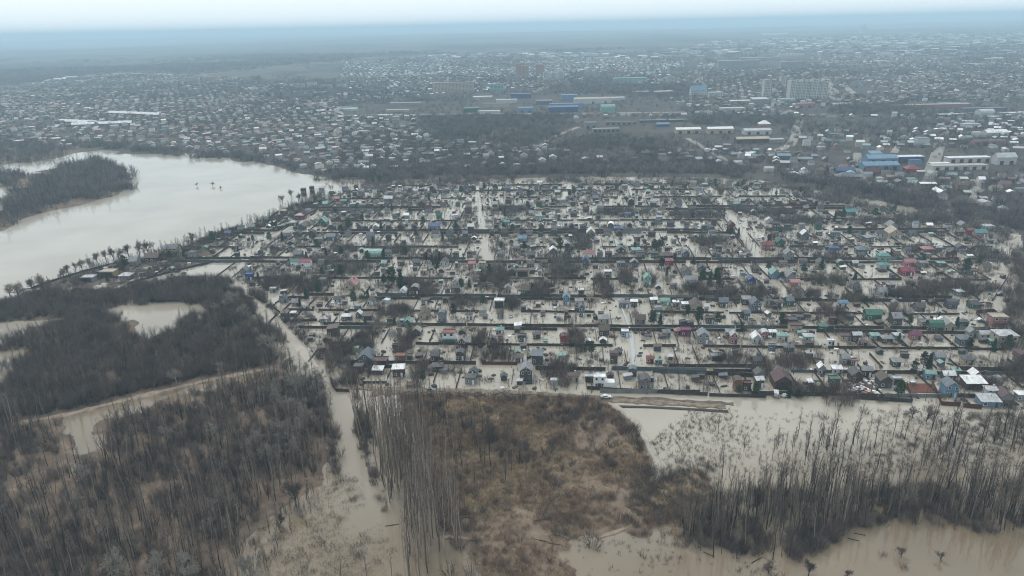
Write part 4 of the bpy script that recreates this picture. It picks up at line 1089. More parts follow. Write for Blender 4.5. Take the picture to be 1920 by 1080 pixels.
# small clutter on the plots: planks, barrels, frames, posts
ms = Mass()
q = fill(P_village, 5600)
for x, y in q:
    if near_lane(x, y, 2): continue
    V, F = [], []
    t = random.random()
    if t < .45: s = (.10, .10, random.uniform(.5, 1.6))
    elif t < .8: s = (random.uniform(.3, 1.6), random.uniform(.2, .7), random.uniform(.2, .8))
    else: s = (random.uniform(.5, 1.2), random.uniform(.5, 1.2), random.uniform(.3, 1.2))
    box(V, F, -s[0], -s[1], -.6, s[0], s[1], s[2])
    c = random.choice(((.05, .045, .04), (.06, .05, .045), (.035, .035, .04), (.4, .4, .4), (.08, .06, .045), (.05, .045, .04), (.05, .04, .035), (.12, .11, .1), (.06, .05, .05), (.65, .65, .65), (.05, .09, .13)))
    ms.add(V, F, jit(c), x, y, 0, random.uniform(0, 3))
ms.build("garden_debris")

# ------------------------------------------------------------------ village plants
q = fill(P_village, 9000, lambda x, y: np.clip((fbm(x + 9, y, 22) - .36) * 4.0, .08, 1)); q = q[[not near_lane(x, y, 3) for x, y in q]]
scatter("garden_dead_stalks_undergrowth", 'reed', with_z(q, -.1, -.3), rng.uniform(.6, 1.5, len(q)))
q = []
for a, b, c, d in _DK:
    n = int(c * d * 3.14 / 7) + 6
    an = rng.uniform(0, 6.283, n); r = np.sqrt(rng.random(n)) * rng.uniform(.6, 1.45, n)
    q.append(np.stack([a + np.cos(an) * r * c, b + np.sin(an) * r * d], 1))
q = np.vstack(q)
q = q[[not near_lane(x, y, 3) and not clash(x, y, .2) for x, y in q]]
nearq = q[:, 1] < 430
scatter("overgrown_garden_thicket", 'thicket', with_z(q[nearq]), rng.uniform(.55, 1.0, nearq.sum()))
scatter("overgrown_far_garden_thicket", 'far_thicket', with_z(q[~nearq]), rng.uniform(.45, .85, (~nearq).sum()))
q = fill(P_village, 11500, lambda x, y: np.clip((fbm(x, y, 30) - .44) * 6.0, .04, 1))
ok = np.array([not near_lane(x, y, 3.2) for x, y in q])
q = q[ok]; nearq = q[:, 1] < 430
scatter("garden_shrubs", 'bush', with_z(q[nearq], -.5), rng.uniform(.5, 1.35, nearq.sum()))
scatter("far_garden_shrubs", 'far_thicket', with_z(q[~nearq], -.5), rng.uniform(.25, .62, (~nearq).sum()))
q = fill(P_village, 1700, lambda x, y: np.clip((fbm(x + 50, y, 30) - .40) * 5.0, .1, 1))
scatter("garden_fruit_trees", 'scrub_tree', with_z(q), rng.uniform(.35, .7, len(q)))

PINES = [(235, 505, 9), (400, 458, 10), (530, 452, 9), (506, 455, 8), (735, 540, 13), (752, 541, 15), (720, 536, 9), (1316, 533, 10), (1330, 536, 11), (1343, 531, 9), (1224, 612, 9), (1238, 610, 8), (1310, 612, 10), (1345, 613, 8),
         (1601, 538, 11), (1227, 474, 9), (1240, 470, 9), (1190, 472, 9), (1815, 662, 9), (1730, 694, 9), (1741, 692, 9), (1712, 703, 7), (1889, 655, 8), (1896, 648, 7), (700, 346, 8), (712, 345, 9), (825, 345, 9), (640, 442, 9), (655, 432, 9), (700, 462, 9),
         (760, 482, 9), (640, 482, 8), (612, 482, 8), (690, 492, 8), (800, 494, 9), (825, 492, 9), (1050, 474, 10), (983, 472, 8), (1230, 480, 8), (640, 522, 9), (597, 555, 8), (575, 560, 9), (1370, 445, 9), (1440, 510, 8), (1540, 505, 9), (1810, 515, 10),
         (1835, 500, 9), (740, 610, 6), (850, 595, 7), (1425, 555, 6), (1060, 600, 5), (1390, 602, 5), (1389, 625, 5), (1565, 415, 9), (1580, 412, 9), (1640, 410, 9), (690, 560, 7), (1240, 506, 8), (1300, 500, 7), (715, 430, 8), (770, 405, 8), (940, 470, 7), (1760, 600, 6), (1705, 612, 6),
         (865, 545, 7), (880, 540, 8), (605, 520, 8), (630, 405, 8), (735, 395, 8), (680, 420, 8), (670, 395, 8), (1670, 480, 6), (1500, 365, 7), (320, 488, 7), (345, 482, 7), (1385, 742, 5), (1417, 742, 6), (1478, 745, 6), (1495, 747, 5), (865, 365, 8), (905, 395, 7), (1290, 595, 6), (1165, 350, 7), (1260, 352, 8), (1340, 350, 8), (990, 392, 7)]
PREC = []
for _x, _y in fill(P_village, 130):
    if near_lane(_x, _y, 3) or clash(_x, _y, 1) or len(PINES) > 150: continue
    _c = CROT.transposed() @ Vector((_x, _y, -CAM_H)); PINES.append((960 - FPX * _c.x / _c.z, 540 + FPX * _c.y / _c.z, random.uniform(5, 9)))
for k, (px, py, h) in enumerate(PINES):
    p = G(px, py)
    if px < 420 and py > 440: p.z = ground_z(p.x, p.y)
    kind = 'spruce' if k % 3 == 2 else 'pine'
    o = plant_thing('spruce_tree' if kind == 'spruce' else 'pine_tree', kind, k, (p.x, p.y, max(p.z, 0)), h / 10.5 * random.uniform(.9, 1.05), None, None)
    PREC.append(dict(o=o, x=p.x, y=p.y, kind=kind, h=h, roof=''))
label_rows(PREC, lambda r: '%s dark green %s tree among cottages' % ('tall' if r['h'] > 8 else 'small', r['kind']), 'tree', 'evergreens among the flooded cottages')
# ------------------------------------------------------------------ the town beyond
P_ind = [poly(p) for p in (
    [(660, 195), (870, 178), (1180, 178), (1290, 205), (1290, 218), (640, 222)], [(1070, 225), (1300, 222), (1320, 252), (1230, 262), (1080, 256)],
    [(1262, 236), (1460, 238), (1460, 280), (1370, 282), (1262, 254)], [(1610, 286), (1740, 282), (1870, 284), (1910, 300), (1910, 328), (1745, 330), (1610, 326)],
    [(1330, 104), (1520, 104), (1520, 132), (1330, 132)], [(1470, 150), (1560, 150), (1560, 190), (1470, 190)], [(1700, 192), (1925, 192), (1925, 216), (1700, 216)])]
P_wood_town = [poly(p) for p in (
    [(800, 218), (1065, 218), (1085, 240), (1030, 268), (990, 284), (880, 272), (815, 262), (770, 240)],
    [(1080, 258), (1250, 262), (1262, 285), (1130, 292), (1040, 282)], [(1290, 218), (1480, 222), (1490, 236), (1300, 236)], [(1560, 198), (1760, 208), (1760, 222), (1560, 216)],
    [(620, 326), (760, 322), (1000, 320), (1300, 318), (1440, 326), (1540, 344), (1530, 352), (1420, 334), (1250, 330), (900, 330), (640, 337)],
    [(1080, 160), (1300, 160), (1340, 176), (1290, 186), (1080, 176)], [(120, 272), (260, 284), (480, 303), (545, 316), (545, 311), (480, 296), (260, 277), (120, 266)],
    [(1560, 340), (1700, 372), (1860, 402), (1910, 410), (1910, 424), (1850, 410), (1690, 382), (1560, 364)])]
P_zones = [
    (poly([(600, 200), (1500, 200), (1500, 235), (1480, 325), (1000, 330), (640, 335), (600, 280)]), 3, 42, 16, .72, 'dark'),   # (polygon, street heading, street spacing, lot width, chance, roof palette)
    (poly([(-60, 180), (60, 160), (240, 142), (420, 146), (640, 172), (640, 335), (540, 315), (480, 300), (260, 283), (-60, 268)]), 24, 44, 15, .78, 'warm'),
    (poly([(640, 222), (800, 218), (815, 265), (880, 276), (1040, 285), (1260, 288), (1440, 322), (1000, 330), (640, 335)]), 8, 40, 17, .62, 'dark'),
    (poly([(640, 172), (640, 120), (760, 112), (1000, 112), (1180, 112), (1290, 118), (1240, 160), (1060, 160), (900, 175), (650, 195)]), 14, 48, 16, .75, 'cool'),
    (poly([(1250, 160), (1330, 110), (1420, 100), (1640, 105), (1925, 118), (1925, 192), (1600, 200), (1250, 205)]), -16, 50, 17, .7, 'warm'),
    (poly([(1290, 222), (1925, 216), (1925, 288), (1600, 288), (1480, 280)]), -12, 46, 15, .72, 'cool'),
    (poly([(1260, 282), (1480, 282), (1610, 288), (1610, 330), (1925, 330), (1925, 415), (1850, 405), (1700, 374), (1560, 345), (1400, 320)]), -10, 40, 15, .8, 'cool')]
PAL = {'dark': [(.12, .12, .13), (.09, .085, .08), (.30, .31, .33), (.10, .09, .085), (.55, .56, .57), (.14, .13, .12), (.08, .08, .08), (.16, .2, .2), (.2, .2, .21), (.13, .09, .085), (.38, .39, .4)],
       'warm': [(.50, .48, .46), (.17, .11, .095), (.22, .15, .13), (.14, .13, .13), (.40, .36, .33), (.20, .16, .14), (.30, .24, .21), (.2, .13, .12), (.10, .10, .11), (.18, .26, .25), (.26, .25, .25)],
       'cool': [(.58, .59, .60), (.30, .31, .33), (.12, .12, .13), (.20, .30, .30), (.40, .42, .43), (.10, .09, .085), (.66, .67, .68), (.15, .09, .09), (.14, .19, .24), (.24, .31, .30), (.66, .67, .68), (.09, .085, .08), (.16, .14, .13)]}
WPAL = [(.30, .28, .26), (.14, .12, .11), (.40, .38, .35), (.20, .12, .09), (.10, .09, .085), (.24, .26, .27), (.5, .5, .48)]
ROADS = [seg for seg in ()]
def in_any(L, x, y): return any(bool(inside(p, np.array([x]), np.array([y]))[0]) for p in L)
def gable_np(W, D, h, rise):
    x, y = W / 2, D / 2
    V = [(-x, -y, -.5), (x, -y, -.5), (x, y, -.5), (-x, y, -.5), (-x, -y, h), (x, -y, h), (x, y, h), (-x, y, h), (-x, 0, h + rise), (x, 0, h + rise),
         (-x - .3, -y - .4, h - .1), (x + .3, -y - .4, h - .1), (x + .3, y + .4, h - .1), (-x - .3, y + .4, h - .1), (-x - .3, 0, h + rise + .12), (x + .3, 0, h + rise + .12)]
    WF = [(0, 1, 5, 4), (1, 2, 6, 9, 5), (2, 3, 7, 6), (3, 0, 4, 8, 7)]
    RF = [(10, 11, 15, 14), (12, 13, 14, 15)]
    return V, WF, RF
town = Mass()
tree_pts = []
for zi, (P, hd, sp, lw, ch, pal) in enumerate(P_zones):
    a = R(hd); ca, sa = math.cos(a), math.sin(a)
    lo, hi = P.min(0), P.max(0)
    ctr = (lo + hi) / 2; rad = np.hypot(*(hi - lo)) / 2
    S = np.arange(-rad, rad, sp); T = np.arange(-rad, rad, lw)
    s, t, side = np.meshgrid(S, T, [-1, 1], indexing='ij')
    s = s + side * (sp * .24) + rng.normal(0, 2.2, s.shape); t = t + rng.normal(0, 2.5, s.shape)
    x = (ctr[0] + t * ca - s * sa).ravel(); y = (ctr[1] + t * sa + s * ca).ravel()
    k = inside(P, x, y) & (rng.random(x.shape) < ch * np.clip(1.25 - y / 6500, .25, 1)) & (fbm(x, y, 260) > (.30 if zi else .42))
    for q in P_ind + P_wood_town: k &= ~inside(q, x, y)
    x, y = x[k], y[k]
    for X_, Y_ in zip(x, y):
        big = random.random()
        W = random.uniform(5.5, 9.5) * (1.9 if big > .96 else 1); D = random.uniform(5, 8); h = random.uniform(2.4, 3.6) + (3 if random.random() < .12 else 0)
        V, WF, RF = gable_np(W, D, h, random.uniform(.6, 2.2))
        r = a + (0 if random.random() < .55 else R(90)) + random.gauss(0, .08)
        z = ground_z(X_, Y_)
        o = len(town.F)
        town.add(V, WF + RF, (0, 0, 0), X_, Y_, z, r)
        cw, cr = jit(random.choice(WPAL)), jit(random.choice(PAL[pal]), .3)
        town.C[o:] = [cw] * len(WF) + [cr] * len(RF)
    n = int(len(x) * 2.2)
    if n:
        i = rng.integers(0, len(x), n)
        tree_pts.append(np.stack([x[i] + rng.normal(0, 11, n), y[i] + rng.normal(0, 11, n)], 1))
town.build("town_houses")
# far specks of the town: long low roofs
farm = Mass()
P_fartown = [(poly([(1180, 112), (1340, 84), (1600, 74), (1930, 66), (1930, 120), (1640, 106), (1420, 100), (1300, 116)]), 900), (poly([(60, 160), (150, 146), (420, 144), (240, 142)]), 60), (poly([(640, 118), (900, 106), (1180, 104), (1180, 114), (760, 114)]), 160)]
for P, n in P_fartown:
    for x, y in fill(P, n):
        V, WF, RF = gable_np(random.uniform(10, 50), random.uniform(9, 22), random.uniform(4, 9), random.uniform(.5, 2))
        o = len(farm.F)
        farm.add(V, WF + RF, (0, 0, 0), x, y, ground_z(x, y), R(-12) + random.gauss(0, .3))
        farm.C[o:] = [jit(random.choice(WPAL))] * len(WF) + [jit(random.choice(PAL['cool']))] * len(RF)
farm.build("far_town_buildings")

tp = np.vstack(tree_pts)
ok = np.array([True] * len(tp))
for q in P_ind: ok &= ~inside(q, tp[:, 0], tp[:, 1])
tp = tp[ok & (sdf(P_city, tp[:, 0], tp[:, 1]) > 4)]
scatter("town_garden_trees", 'far_thicket', with_z(tp, -.3), rng.uniform(.45, 1.05, len(tp)))
q = []
for P, n in zip(P_wood_town, (1700, 800, 600, 700, 1300, 1600, 600, 700)):
    q.append(fill_soft(P, int(n * .8), 30, 60, lambda x, y: np.clip((fbm(x, y, 45) - .25) * 3, .15, 1)))
q = np.vstack(q)
scatter("town_woods", 'far_thicket', with_z(q, -.3), rng.uniform(.7, 1.35, len(q)))
P_scrub = poly([(640, 250), (800, 262), (1040, 285), (1260, 290), (1440, 322), (1300, 326), (900, 330), (640, 334)])
q = fill(P_scrub, 6500, lambda x, y: np.clip((fbm(x, y, 45) - .3) * 3, .1, 1))
scatter("town_edge_scrub", 'far_thicket', with_z(q, -.3), rng.uniform(.45, 1.0, len(q)))
q = fill(poly([(-80, 120), (300, 112), (900, 100), (1920, 84), (1920, 200), (1200, 170), (700, 200), (-80, 200)]), 2600, lambda x, y: np.clip((fbm(x, y, 420) - .42) * 4, .02, 1))
scatter("far_woods", 'far_thicket', with_z(q, -.5), np.stack([rng.uniform(3, 7, len(q)), rng.uniform(3, 7, len(q)), rng.uniform(1.4, 2.4, len(q))], 1))

P_all = poly([(-60, 165), (640, 150), (1925, 110), (1925, 415), (1700, 374), (1400, 320), (900, 330), (640, 335), (260, 283), (-60, 268)])
q = fill(P_all, 24000, lambda x, y: np.clip((fbm(x, y, 130) - .36) * 4, .05, 1) * np.clip(1.3 - y / 3600, .05, 1))
ok = sdf(P_city, q[:, 0], q[:, 1]) > 4
for pz in P_ind: ok &= ~inside(pz, q[:, 0], q[:, 1]) | (rng.random(len(q)) < .35)
q = q[ok]
scatter("town_parkland_trees", 'far_thicket', with_z(q, -.3), rng.uniform(.5, 1.25, len(q)))

P_channel = poly([(590, 332), (760, 336), (1100, 331), (1420, 338), (1580, 366), (1760, 392), (1900, 428), (1900, 470), (1850, 440), (1690, 404), (1500, 370), (1400, 350), (1000, 346), (655, 356), (590, 372)])
q = fill(P_channel, 1500, lambda x, y: np.clip((fbm(x, y, 28) - .42) * 5, .05, 1)); scatter("channel_drowned_undergrowth", 'far_thicket', with_z(q, -.8, -.5), rng.uniform(.35, 1.0, len(q)))

q = fill_soft(poly([(-80, 138), (60, 133), (200, 130), (420, 122), (560, 112), (700, 108), (640, 118), (500, 128), (380, 138), (230, 138), (120, 148), (20, 158), (-80, 172)]), 1900, 120, 200)
scatter("far_forest_belt_woods", 'far_thicket', with_z(q, -.5), np.stack([rng.uniform(4, 8, len(q)), rng.uniform(4, 8, len(q)), rng.uniform(1.6, 2.6, len(q))], 1))

# --- large buildings, one thing each
def block(px, base, wpx, hpx, wall, roofc, label, cat, name, floors=0, dep=.32, kind='flat', rot=0.0, segs=1, rise=2.0, door=0, group=None):
    p = G(px, base); z = depth_of(p); W = wpx / FPX * z; hgt = max(3.2, hpx / FPX * z); D = max(8, W * dep)
    gz = ground_z(p.x, p.y)
    o = props(link(name, None, None, (p.x, p.y + D / 2, gz), rot), label, cat, group)
    if segs > 1:
        V, F = [], []
        for k in range(segs):
            x0 = -W / 2 + W * k / segs; e = (k % 2) * D * .14
            box(V, F, x0 + .1, -D / 2 + e, -1, x0 + W / segs - .1, D / 2 + e, hgt * (1 - .05 * (k % 2)))
        link('wall', mesh('wall', V, F, wall), o)
        V, F = [], []
        for k in range(segs):
            x0 = -W / 2 + W * k / segs; e = (k % 2) * D * .14; t = hgt * (1 - .05 * (k % 2))
            box(V, F, x0 + W / segs * .3, -D / 4 + e, t + .01, x0 + W / segs * .7, D / 4 + e, t + 2.6)
        link('roof', mesh('roof', V, F, roofc), o)
    else:
        WV, WF, RV, RF = shell(kind, W, D, hgt, 'x', rise, -1)
        link('wall', mesh('wall', WV, WF, wall), o); link('roof', mesh('roof', RV, RF, roofc), o)
    if floors:
        V, F = [], []
        nx_ = max(2, int(W / 3.4)); fh = hgt / floors
        for k in range(segs):
            e = (k % 2) * D * .14 if segs > 1 else 0; top = hgt * (1 - .05 * (k % 2)) if segs > 1 else hgt
            xs = np.linspace(-W / 2 + W * k / segs, -W / 2 + W * (k + 1) / segs, max(2, nx_ // segs) + 2)[1:-1]
            for f in range(floors):
                zc = (f + .55) * fh
                if zc + .8 > top: continue
                for x in xs: box(V, F, x - .75, -D / 2 + e - .12, zc - .75, x + .75, -D / 2 + e - .004, zc + .75)
        props(link('window', mesh('window', V, F, M_glass), o), kind='stuff')
    for k in range(door):
        V, F = [], []; x = -W / 2 + W * (k + .5) / door
        box(V, F, x - 2, -D / 2 - .1, 0, x + 2, -D / 2 - .004, min(4, hgt * .75)); link('door', mesh('door', V, F, M_dark), o)
    return o
mw = lambda n, c: material(n, c, .8, .12, .05, .2)
PW, GW, BW, PKW, TW = mw("pale_panel", (.42, .42, .40)), mw("grey_panel", (.26, .26, .26)), mw("beige_panel", (.36, .32, .27)), mw("pink_brick", (.36, .20, .17)), mw("teal_panel", (.20, .32, .32))
for t in (
    (1515, 187, 72, 34, PW, GW, "pale high-rise apartment slab of four joined towers", "apartment block", "apartment_block", 12, .22, 'flat', 0, 7),
    (1437, 186, 13, 33, PW, GW, "slim white apartment tower standing alone beside the four-tower slab", "apartment block", "apartment_tower", 12, .9),
    (850, 177, 76, 20, BW, GW, "long beige nine-storey slab above the industrial yards", "apartment block", "apartment_block", 9, .16),
    (932, 175, 26, 15, TW, GW, "pale teal block beside the long beige slab", "apartment block", "apartment_block", 6, .4),
    (974, 145, 13, 23, PKW, PKW, "tall pink brick tower, slimmer of a pair", "apartment block", "apartment_tower", 16, .7),
    (985, 146, 14, 21, PKW, PKW, "tall pink brick tower, broader of a pair", "apartment block", "apartment_tower", 15, .7),
    (1013, 143, 17, 20, PKW, PKW, "pink brick high block behind the white slab", "apartment block", "apartment_block", 14, .5),
    (1038, 152, 38, 15, PW, GW, "white ten-storey slab in front of pink towers", "apartment block", "apartment_block", 10, .3, 'flat', 0, 3),
    (1182, 158, 62, 10, TW, MR['mint'], "long mint green public building among trees", "public building", "public_building", 4, .25),
    (1258, 157, 14, 12, BW, GW, "small beige block past the mint public building", "apartment block", "apartment_block", 5, .6),
    (1222, 138, 10, 14, GW, GW, "grey twin tower seen beyond the mint building", "apartment block", "apartment_tower", 9, .6),
    (1260, 140, 12, 14, GW, GW, "dark grey tower beyond the small beige block", "apartment block", "apartment_tower", 9, .6),
    (1310, 182, 30, 11, PW, MR['light blue'], "pale school with steep blue gable roof", "school", "school_building", 3, .4, 'gable', 0, 1, 9),
    (1342, 184, 26, 9, PW, MR['white'], "pale low annex next to the blue gabled school", "school", "school_building", 3, .4),
    (1385, 129, 78, 14, GW, MR['white'], "very long pale panel block with bright roof, nearer of two", "apartment block", "apartment_block", 9, .12),
    (1425, 116, 72, 6, GW, MR['white'], "very long pale block behind the nearer long one", "apartment block", "apartment_block", 5, .12),
    (1487, 131, 48, 14, GW, MR['light grey'], "wide grey slab next to the very long pale blocks", "apartment block", "apartment_block", 9, .2),
    (1360, 101, 34, 3, PW, MR['white'], "white flat hall far out before the haze", "warehouse", "factory_hall", 0, .4),
    (1485, 107, 46, 3, PW, MR['beige'], "low bright hall near the avenue head", "warehouse", "factory_hall", 0, .3),
    (1468, 157, 10, 12, PW, GW, "pale low tower between slim tower and four-tower slab", "apartment block", "apartment_tower", 7, .8),
    (435, 168, 20, 11, GW, GW, "grey block at the near edge of distant riverside suburb", "apartment block", "apartment_block", 5, .4),
    (360, 155, 26, 8, BW, GW, "beige five-storey block, first of the distant suburb row", "apartment block", "apartment_block", 5, .3),
    (395, 154, 22, 8, PKW, GW, "pinkish five-storey block, second of the distant suburb row", "apartment block", "apartment_block", 5, .3),
    (560, 168, 22, 10, BW, GW, "beige block standing in trees past the suburb row", "apartment block", "apartment_block", 5, .3),
    (585, 166, 18, 10, PW, GW, "white block standing in trees past the suburb row", "apartment block", "apartment_block", 5, .3),
    (612, 169, 20, 9, BW, GW, "low beige block nearest to the tree avenue", "apartment block", "apartment_block", 5, .3),
    (640, 168, 16, 9, PW, GW, "pale corner block at the end of the suburb row", "apartment block", "apartment_block", 5, .3)):
    block(*t)
W_ = lambda px, b, w, h, wall, roof, lab, kind='gable', dep=.5, rise=2.0, door=0, rot=0.0: block(px, b, w, h, MW[wall], MR[roof], lab, "warehouse", "warehouse", 0, dep, kind, rot, 1, rise, door)
for t in (
    (1291, 253, 46, 8, 'beige', 'white', "white roofed warehouse with pale walls, westernmost of three in a row", 'gable', .42, 2, 3),
    (1351, 253, 48, 9, 'beige', 'white', "white roofed warehouse with dark doors, middle of three in a row", 'gable', .42, 2, 3),
    (1421, 255, 50, 8, 'light grey', 'light grey', "grey white warehouse, easternmost of three in a row", 'gable', .4, 2, 3),
    (1412, 271, 62, 8, 'brown', 'beige', "cream roofed long barn below the three warehouses", 'gable', .32, 2, 3),
    (1457, 271, 28, 7, 'grey', 'light grey', "small grey hall attached to the cream barn", 'flat', .5),
    (1435, 240, 20, 5, 'pink', 'white', "white tent-like roofed house above the three warehouses", 'hip', .8, 5),
    (1243, 240, 24, 5, 'blue', 'light blue', "small blue and white hall by the ruins", 'gable', .4),
    (1137, 250, 50, 6, 'grey', 'grey', "long grey concrete ruin with open bays", 'flat', .3, 0, 6),
    (1165, 236, 60, 5, 'grey', 'brown', "longer brown topped ruin behind the grey ruin", 'flat', .25, 0, 6),
    (1108, 243, 22, 11, 'grey', 'grey', "tall grey ruined workshop tower", 'flat', .6, 0, 2),
    (1245, 231, 90, 3, 'dark grey', 'grey', "very long low shed along the railway", 'flat', .12, 0, 0),
    (1056, 213, 56, 10, 'blue', 'blue', "dark blue factory hall, nearest of the blue works", 'gable', .4, 2, 4),
    (1063, 205, 64, 8, 'light blue', 'blue', "long bright blue factory hall in the middle works", 'flat', .3),
    (986, 213, 28, 9, 'light blue', 'light blue', "light blue cube-like works next to green hall", 'flat', .6, 0, 2),
    (884, 212, 28, 7, 'green', 'green', "dark green storage hall by the railway", 'gable', .5, 2, 2),
    (917, 214, 42, 4, 'light grey', 'white', "long white low shed beside the green hall", 'flat', .2, 0, 0),
    (977, 186, 38, 8, 'blue', 'blue', "deep blue hall at the back of the works", 'flat', .4),
    (1068, 190, 30, 10, 'light blue', 'light blue', "tall pale blue workshop behind the blue halls", 'flat', .5),
    (1112, 196, 70, 9, 'light grey', 'beige', "wide cream roofed hall behind the blue works", 'gable', .3, 2, 3),
    (1145, 190, 54, 5, 'light grey', 'white', "long white roofed hall, farthest of the works", 'flat', .25),
    (950, 195, 40, 6, 'light grey', 'light grey', "pale flat hall between green and deep blue halls", 'flat', .4),
    (905, 188, 36, 5, 'beige', 'white', "pale hall at the west end of the works", 'flat', .4),
    (1140, 214, 26, 10, 'mint', 'mint', "mint round-topped hall east of blue works", 'arch', .6, 5),
    (930, 203, 50, 6, 'beige', 'brown', "brown roofed yard building among pale halls", 'gable', .35),
    (1020, 198, 30, 7, 'slate blue', 'slate blue', "slate blue hall next to the pale yard", 'gable', .5),
    (760, 200, 60, 5, 'grey', 'grey', "grey depot with flat roof among bare trees", 'flat', .3),
    (745, 212, 44, 4, 'beige', 'light grey', "long pale depot before the bare trees", 'flat', .25),
    (655, 210, 30, 4, 'light grey', 'mint', "mint roofed shed near riverside suburb", 'gable', .4),
    (720, 222, 30, 4, 'light grey', 'white', "short white shed near riverside suburb", 'flat', .4),
    (1203, 176, 30, 3, 'grey', 'white', "low white hall north of the bare park, western one", 'flat', .4),
    (1245, 177, 36, 4, 'pink', 'white', "low white hall with pinkish walls north of bare park", 'flat', .4),
    (1390, 197, 40, 6, 'beige', 'white', "white flat hall near the avenue bridge", 'flat', .4),
    (1375, 212, 46, 7, 'light grey', 'light grey', "pale stepped hall below the white flat hall", 'flat', .4, 0, 3),
    (1425, 200, 30, 12, 'grey', 'light grey', "grey hall with sloping roof under the slim tower", 'shed', .5),
    (1477, 194, 30, 6, 'mint', 'light grey', "pale green hall in front of the four-tower slab", 'flat', .5),
    (1510, 204, 30, 8, 'pink', 'beige', "two pinkish brick buildings joined, near the viaduct", 'flat', .4, 0, 2),
    (1577, 201, 26, 5, 'light grey', 'white', "white kiosk-like hall by the viaduct", 'flat', .4),
    (1760, 204, 120, 6, 'pink', 'beige', "very long pinkish terminal building", 'flat', .12),
    (1848, 211, 80, 6, 'slate blue', 'slate blue', "dark long hall in front of the terminal", 'flat', .18),
    (1790, 199, 54, 4, 'light blue', 'light blue', "light blue narrow hall on the terminal's far side", 'flat', .2),
    (1782, 224, 40, 7, 'dark grey', 'light grey', "pale topped hall with dark base south of terminal", 'flat', .35, 0, 3),
    (1850, 222, 26, 8, 'light grey', 'light grey', "grey arched hangar near the frame edge road", 'arch', .7, 5),
    (1895, 218, 34, 4, 'light grey', 'white', "white shed east of the arched hangar", 'flat', .4),
    (1655, 310, 56, 10, 'light blue', 'light blue', "bright blue roofed hall, upper half of the market", 'gable', .5, 3, 3),
    (1652, 322, 66, 9, 'light blue', 'light blue', "bright blue roofed hall, lower half of the market", 'gable', .35, 3, 4),
    (1642, 300, 22, 9, 'light blue', 'light blue', "small bright blue hall at the market corner", 'shed', .6),
    (1704, 308, 56, 11, 'blue', 'white', "white roofed hall with deep blue walls", 'flat', .3, 0, 4),
    (1718, 312, 20, 8, 'light blue', 'blue', "deep blue cube store in front of white hall", 'flat', .6),
    (1818, 308, 80, 9, 'light grey', 'white', "long white roofed store with grey walls", 'flat', .22, 0, 5),
    (1800, 322, 104, 8, 'light grey', 'beige', "longest cream roofed store in the trading yard", 'flat', .2, 0, 6),
    (1765, 316, 36, 6, 'beige', 'white', "white low annex at the yard entrance", 'flat', .4),
    (1886, 312, 36, 14, 'light grey', 'light grey', "tall grey hall with pitched roof in trading yard", 'gable', .5, 4, 2),
    (1586, 330, 34, 7, 'slate blue', 'blue', "blue roofed house above the flooded belt", 'gable', .5, 3),
    (1592, 343, 40, 8, 'slate blue', 'slate blue', "large slate roofed house beside flooded belt", 'hip', .6, 4),
    (1712, 326, 24, 6, 'crimson', 'crimson', "crimson roofed house next to the market", 'hip', .7, 4),
    (1637, 333, 26, 7, 'crimson', 'maroon', "dark crimson house below the blue market", 'gable', .6, 4),
    (1855, 276, 60, 8, 'pink', 'brown', "long brown brick barrack", 'gable', .25, 2, 4),
    (1870, 258, 40, 7, 'light grey', 'white', "white pitched store near brick barrack", 'gable', .5, 3),
    (1822, 244, 30, 9, 'light grey', 'light grey', "pale two-storey office near brick barrack", 'flat', .5, 0, 2),
    (1470, 302, 24, 7, 'slate blue', 'light blue', "light blue roofed store at the road fork", 'gable', .7, 2),
    (1470, 294, 26, 5, 'orange', 'orange', "orange clay yard building at the road fork", 'flat', .5),
    (1730, 278, 22, 16, 'light grey', 'grey', "grey tall mill standing by the straight road", 'flat', .7, 0, 1),
    (1655, 118, 26, 3, 'light grey', 'white', "small white hall amid far suburbs", 'flat', .4), (1840, 123, 62, 3, 'light blue', 'white', "long white and blue hall amid far suburbs", 'flat', .15),
    (1455, 70, 46, 3, 'white', 'white', "gleaming white far hall close to horizon", 'flat', .3), (1518, 71, 40, 1.2, 'light grey', 'white', "thin pale far hall close to horizon", 'flat', .3), (1618, 68, 10, 4, 'light grey', 'light grey', "grey domed hall close to horizon", 'arch', .8, 60),
    (1720, 85, 80, 2, 'light grey', 'light grey', "long thin pale hall in far haze", 'flat', .2), (1800, 92, 40, 2, 'pink', 'beige', "beige hall in far haze", 'flat', .2), (470, 173, 24, 5, 'light grey', 'light grey', "pale big-box hall before the suburb row", 'flat', .4), (570, 175, 30, 3, 'light blue', 'light blue', "thin blue roofed hall before the suburb row", 'flat', .3),
    (600, 177, 26, 3, 'light grey', 'white', "thin white hall before the suburb row", 'flat', .3), (650, 206, 26, 4, 'slate blue', 'slate blue', "slate low hall on suburb fringe", 'flat', .4)):
    W_(*t)
# sunlit rows of townhouses
def terrace(x0, y0, x1, y1, n, lab0):
    for k in range(n):
        f = (k + .5) / n
        block(x0 + (x1 - x0) * f, y0 + (y1 - y0) * f, (x1 - x0) / n * .94, 4.2, mw("terrace_wall", (.26, .20, .18)), MR['white'], lab0 % ordw(k), "terraced house", "terraced_house", 2, .7, 'gable', R(14), 1, 3.2, 0, "terraced house rows of the riverside suburb")
terrace(204, 217, 298, 221, 9, "pale roofed terraced house, %s from the river in the rear row")
terrace(112, 233, 180, 236, 6, "pale roofed terraced house, %s from the river in the middle row")
terrace(134, 240, 246, 236, 9, "pale roofed terraced house, %s from the river in the near row")
